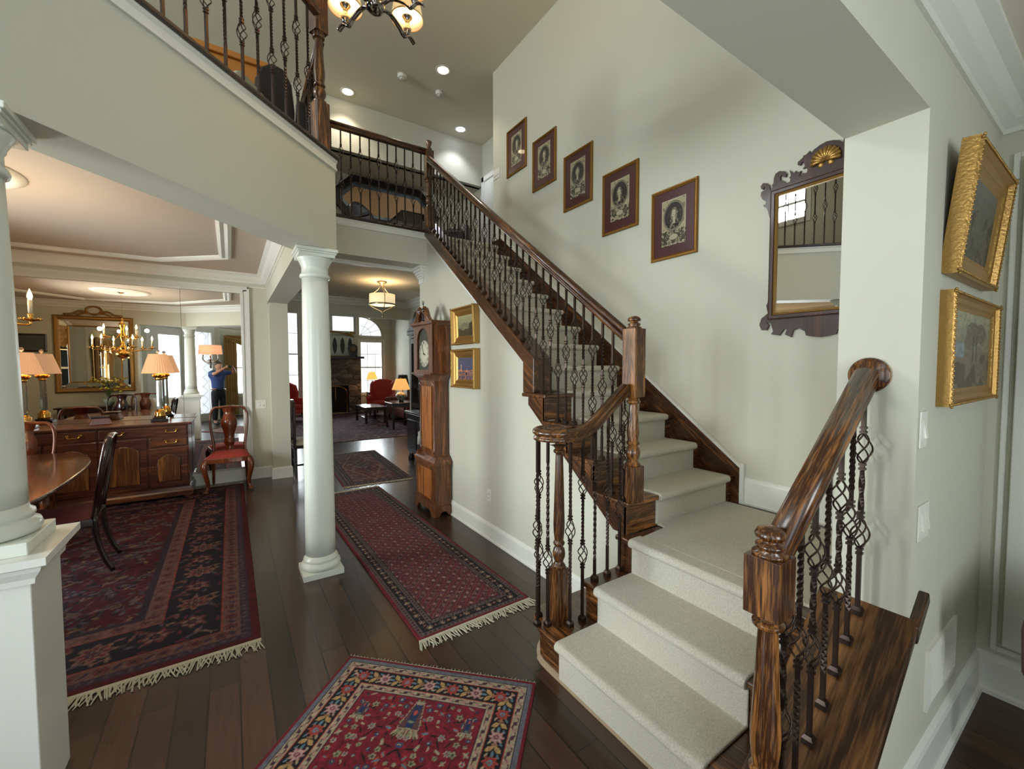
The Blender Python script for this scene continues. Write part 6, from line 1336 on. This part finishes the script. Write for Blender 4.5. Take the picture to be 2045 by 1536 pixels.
oc_ = lambda a, b, c: [(-a + c, b), (a - c, b), (a, b - c), (a, -b + c), (a - c, -b), (-a + c, -b), (-a, -b + c), (-a, b - c)]
O, I_ = oc_(.92, .39, .30), oc_(.80, .27, .215)
m_ = MB()
vs = [(a, -.0, b) for a, b in O] + [(a, -.07, b) for a, b in O] + [(a, -.07, b) for a, b in I_] + [(a, -.0, b) for a, b in I_]
fs = [(k * 8 + i, k * 8 + (i + 1) % 8, ((k + 1) % 4) * 8 + (i + 1) % 8, ((k + 1) % 4) * 8 + i) for k in range(4) for i in range(8)]
m_.add(vs, fs).build('frame', M_BLACK, t, .006)
J_ = oc_(.74, .21, .185)
MB().add([(a, -.022, b) for a, b in I_] + [(a, -.034, b) for a, b in J_], [(i, (i + 1) % 8, 8 + (i + 1) % 8, 8 + i) for i in range(8)]).build('bevelled_edge', mat('bevelled_blue_glass', rgb(150, 166, 182), .08, .6), t)
MB().ext(J_, (0, 0, 0), (1, 0, 0), (0, 0, 1), (0, 1, 0), -.034, -.02).build('mirror_glass', mat('peach_reflection_glass', rgb(214, 172, 132), .25, .15), t)  # warm reflection put into the glass colour, not mirrored from the room
t = thing('desk_chair', 'dark curved-back chair in the loft behind the cross railing', 'chair', (1.85, 6.55, Z2), .5)
MB().grid(lambda u, v: ((u - .5) * .46, .20 - .10 * (1 - (2 * u - 1) ** 2) * 0 + .06 * (2 * u - 1) ** 2 * -1 + .12 * v, .45 + .50 * v * (1 - .25 * (2 * u - 1) ** 2)), 10, 8).build('backrest', M_LEATHER, t, solid=.04)
MB().box(-.24, -.22, .40, .24, .22, .48).build('seat', M_LEATHER, t, .03)
MB().lathe([(.03, .05), (.025, .40)], seg=10).box(-.25, -.02, .02, .25, .02, .05).box(-.02, -.25, .02, .02, .25, .05).build('pedestal_leg', M_BLACK, t)

for sg in (-1, 1): MB().box(sg * .26 - .02, -.20, .60, sg * .26 + .02, .20, .64).box(sg * .26 - .015, .0, .44, sg * .26 + .015, .03, .60).build('armrest', M_BLACK, t)
t = thing('glass_table', 'small glass-topped table near the stair head in the loft', 'table', (2.42, 6.35, Z2))
MB().box(-.30, -.30, .68, .30, .30, .69).build('tabletop', glass_pane(), t)
MB().tube([(-.3, -.3, .685), (.3, -.3, .685), (.3, .3, .685), (-.3, .3, .685)], .008, 5, closed=True).build('table_rim', M_IRON, t)
for sx in (-1, 1):
    for sy in (-1, 1): MB().tube([(sx * .28, sy * .28, .68), (sx * .2, sy * .2, .34), (sx * .28, sy * .28, 0)], .012, 6).build('leg', M_IRON, t)
t = thing('leather_recliner', 'black leather chair at the top of the stairs behind the balusters', 'chair', (2.60, 5.40, Z2), -.6); t.scale = (.72, .72, .62)
MB().box(-.28, -.3, .10, .28, .25, .40).build('seat', M_LEATHER, t, .05)
MB().ext([(-.28, .30), (.28, .30), (.26, .64), (.1, .72), (-.1, .72), (-.26, .64)], (0, .2, 0), (1, 0, 0), (0, .3, 1), (0, 1, 0), 0, .12).build('backrest', M_LEATHER, t, .04)

for sg in (-1, 1): MB().box(sg * .32 - .04, -.3, 0, sg * .32 + .04, .25, .52).build('armrest', M_LEATHER, t, .03)
d_ = bpy.data.objects.new('door_2', None); COL.objects.link(d_); d_['kind'] = 'structure'; d_.location = (3.9, 6.4, Z2)
MB().box(3.87, 6.02, Z2, 3.9, 6.10, Z2 + 1.83).box(3.87, 6.72, Z2, 3.9, 6.80, Z2 + 1.83).box(3.87, 6.02, Z2 + 1.74, 3.9, 6.80, Z2 + 1.83).build('door_frame', M_TRIM, d_, .004, world=True)
MB().box(3.885, 6.10, Z2, 3.9, 6.72, Z2 + 1.74).build('door_leaf', M_TRIM, d_, world=True)
for (z0, z1) in ((.12, .85), (.95, 1.65)):
    for (y0, y1) in ((6.16, 6.38), (6.44, 6.66)): MB().box(3.878, y0, Z2 + z0, 3.886, y1, Z2 + z1).build('door_panel', M_TRIM, d_, .006, world=True)

# ================================================================== DROP-LEAF TABLE AT THE RIGHT EDGE
t = thing('drop_leaf_table', 'dark polished drop-leaf table just entering the frame at the right edge', 'table', (2.45, -.42, 0))
MB().box(2.26, -.95, .715, 2.75, .11, .74).build('tabletop', M_MAHDK, t, .008, world=True)
lf = [(-.93, .735), (.20, .735), (.205, .70), (.20, .55), (.17, .49), (.12, .475), (.06, .485), (-.75, .485), (-.88, .50), (-.93, .56)]
MB().ext(lf, (2.235, 0, 0), (0, 1, 0), (0, 0, 1), (1, 0, 0), -.012, .012).build('drop_leaf', M_MAHDK, t, .006, world=True)
for x in (2.34, 2.68):
    for y in (-.85, .02): MB().lathe([(.022, .715), (.026, .60), (.018, .56), (.026, .50), (.018, .10), (.012, .03), (.016, 0)], (x, y, 0), 12).build('leg', M_MAHDK, t, world=True)
MB().box(2.34, -.85, .62, 2.68, -.83, .715).box(2.34, .0, .62, 2.68, .02, .715).build('apron', M_MAHDK, t, world=True)

# ================================================================== PERSON (photographer, seen in the dining mirror)
def skin_mesh(name, m, parent, pts, edges, rad, sub=2, root=0, local=None):
    me = bpy.data.meshes.new(name); me.from_pydata([tuple(p) for p in pts], edges, []); me.update(); o = bpy.data.objects.new(name, me); COL.objects.link(o); o.parent = parent
    md = o.modifiers.new('skin', 'SKIN'); md.use_smooth_shade = True; sv = me.skin_vertices[0].data
    for i, r in enumerate(rad): sv[i].radius = (r, r) if not isinstance(r, tuple) else r; sv[i].use_root = (i == root)
    md2 = o.modifiers.new('sub', 'SUBSURF'); md2.levels = sub; md2.render_levels = sub
    me.materials.append(m); return o
M_SKIN = mat('skin', rgb(196, 140, 112), .5, bump=(200, .02)); M_SHIRT = mat('blue_polo_cotton', rgb(56, 78, 136), .8, bump=(300, .1)); M_TROUS = mat('navy_trousers', rgb(20, 22, 32), .8, bump=(300, .1)); M_HAIR = mat('greying_brown_hair', rgb(70, 58, 50), .7, bump=(200, .5))
# local axes: +y is where he looks (along the camera axis), x to his right
per_ = thing('person', 'man in a blue polo shirt and dark trousers photographing with raised phone', 'person', (-.22, -.16, 0), -YAW)
PH = Vector((.272, .03, 1.6))      # phone centre in his local frame, roughly
cl = Matrix.Rotation(YAW, 4, 'Z') @ (Vector((0, 0, 1.6)) - Vector((-.22, -.16, 0))); PH = Vector((cl.x, cl.y - .012, 1.6))
HD = Vector((.0, -.10, 1.60))
pts = [(0, -.14, .95), (0, -.15, 1.10), (0, -.15, 1.26), (0, -.15, 1.40), (0, -.13, 1.47), (0, -.12, 1.52)]; edges = [(i, i + 1) for i in range(5)]; rad = [(.125, .085), (.135, .095), (.165, .115), (.15, .10), (.062, .062), (.056, .056)]
def limb(fr, P, R):
    k = len(pts)
    for i, p in enumerate(P): pts.append(p); edges.append((fr if i == 0 else k + i - 1, k + i)); rad.append(R[i])
    return len(pts) - 1
for sg in (-1, 1):
    limb(0, [(sg * .09, -.14, .86), (sg * .10, -.13, .50), (sg * .105, -.15, .12), (sg * .11, -.13, .06), (sg * .12, -.02, .035)], [.075, .058, .042, .040, .036])
handL = Vector((PH.x - .085, PH.y - .035, PH.z - .015)); handR = Vector((PH.x + .085, PH.y - .035, PH.z - .015))
elL = Vector((-.20, .06, 1.40)); elR = Vector((.44, -.07, 1.44))
limb(3, [(-.17, -.15, 1.41), tuple(elL), tuple((elL + handL) / 2), tuple(handL)], [.062, .045, .038, .027])
limb(3, [(.17, -.15, 1.41), tuple(elR), tuple((elR + handR) / 2), tuple(handR)], [.062, .045, .038, .027])
body = skin_mesh('person_body', M_SKIN, per_, pts, edges, rad)
# head with a face
def head_fn(u, v):
    th = PI * v; ph = 2 * PI * u; x = math.sin(th) * math.sin(ph); y = math.sin(th) * math.cos(ph); z = math.cos(th)
    w = .076 * (1 - .20 * max(0, -z)); dpt = .095 if y < 0 else .092
    fy = y * dpt; face = max(0, y)
    fy += .016 * math.exp(-((x / .16) ** 2 + ((z + .12) / .22) ** 2)) * (1 if y > 0 else 0)          # nose
    fy -= .010 * (math.exp(-(((abs(x) - .36) / .16) ** 2 + ((z - .08) / .12) ** 2)) if y > 0 else 0)    # eye sockets
    fy += .006 * (math.exp(-((x / .3) ** 2 + ((z + .5) / .1) ** 2)) if y > 0 else 0)                  # lips
    fy += .008 * (math.exp(-((x / .3) ** 2 + ((z + .82) / .14) ** 2)) if y > 0 else 0)                # chin
    return (HD.x + x * w, HD.y + fy, HD.z + .02 + z * .118)
MB().grid(head_fn, 40, 32).build('head', M_SKIN, per_)
m_ = MB()
for sg in (-1, 1): m_.ball((HD.x + sg * .028, HD.y + .080, HD.z + .030), .011, 8)
m_.build('eyes', mat('eye_white', rgb(210, 206, 200), .2), per_)
for sg in (-1, 1): MB().ball((HD.x + sg * .078, HD.y - .005, HD.z + .012), .03, 10, (.35, .6, 1)).build('ear', M_SKIN, per_)
MB().grid(lambda u, v: (lambda p: (HD.x + (p[0] - HD.x) * 1.07, HD.y + (p[1] - HD.y) * 1.08 - .004, HD.z + .02 + (p[2] - HD.z - .02) * 1.06))(head_fn(u, v * (.34 + .20 * (1 - math.cos(2 * PI * (u))) / 2 * 1.0))), 36, 14).build('hair', M_HAIR, per_, solid=.006)
# shirt and trousers follow the body
sp_ = [(0, -.14, .91), (0, -.15, 1.10), (0, -.15, 1.26), (0, -.15, 1.40), (0, -.135, 1.455)]; se = [(0, 1), (1, 2), (2, 3), (3, 4), (3, 5), (5, 6), (3, 7), (7, 8)]
lrp = lambda a, b, q: tuple(Vector(a) + (Vector(b) - Vector(a)) * q)
sp_ += [(-.17, -.15, 1.415), lrp((-.17, -.15, 1.41), elL, .72), (.17, -.15, 1.415), lrp((.17, -.15, 1.41), elR, .72)]
skin_mesh('polo_shirt', M_SHIRT, per_, sp_, se, [(.172, .128), (.17, .13), (.185, .132), (.165, .115), .075, .082, .062, .082, .062])
tp = [(0, -.14, 1.0), (0, -.14, .90)]; te = [(0, 1)]; tr = [(.166, .122), (.17, .125)]
for sg in (-1, 1):
    k = len(tp); tp += [(sg * .10, -.14, .80), (sg * .105, -.13, .48), (sg * .11, -.15, .10)]; te += [(1, k), (k, k + 1), (k + 1, k + 2)]; tr += [.10, .082, .068]
skin_mesh('trousers', M_TROUS, per_, tp, te, tr)
MB().tube([(.178 * math.cos(2 * PI * i / 20), -.14 + .136 * math.sin(2 * PI * i / 20), .965) for i in range(20)], .016, 6, closed=True).build('belt', M_BLACK, per_)
for sg in (-1, 1): MB().ball((sg * .115, -.05, .035), .05, 12, (.95, 2.4, .7)).build('shoe', M_BLACK, per_)
# hands: palm plus five bent fingers each, closed round the ends of the phone
for hand, sg in ((handL, -1), (handR, 1)):
    P = [tuple(hand), (hand.x - sg * .012, hand.y + .006, hand.z + .005), (hand.x - sg * .020, hand.y + .008, hand.z + .02)]; E_ = [(0, 1), (1, 2)]; R_2 = [.024, .026, .020]
    for k in range(4):
        z = .035 - .020 * k; L_ = [.9, 1.0, .94, .78][k]; b = len(P)
        P += [(hand.x + sg * .004, hand.y + .014, hand.z + z), (hand.x - sg * .004, hand.y + .034 * L_, hand.z + z), (hand.x - sg * .022 * L_, hand.y + .040 * L_, hand.z + z), (hand.x - sg * .040 * L_, hand.y + .034 * L_, hand.z + z)]
        E_ += [(1, b), (b, b + 1), (b + 1, b + 2), (b + 2, b + 3)]; R_2 += [.010, .0088, .0082, .0072]
    b = len(P); P += [(hand.x - sg * .014, hand.y - .008, hand.z + .03), (hand.x - sg * .034, hand.y - .002, hand.z + .040), (hand.x - sg * .055, hand.y + .004, hand.z + .038)]; E_ += [(1, b), (b, b + 1), (b + 1, b + 2)]; R_2 += [.012, .010, .0085]
    skin_mesh('hand', M_SKIN, per_, P, E_, R_2, 1)
ph = thing('smartphone', 'black phone held out at eye level by the man in blue', 'phone', tuple(Matrix.Rotation(-YAW, 4, 'Z') @ PH + Vector((-.22, -.16, 0))), -YAW)
MB().box(-.078, -.009, -.037, .078, -.001, .037).build('phone_body', M_BLACK, ph, .003)
MB().box(-.074, -.0105, -.033, .074, -.0095, .033).build('screen', mat('phone_screen', rgb(60, 70, 80), .1), ph)
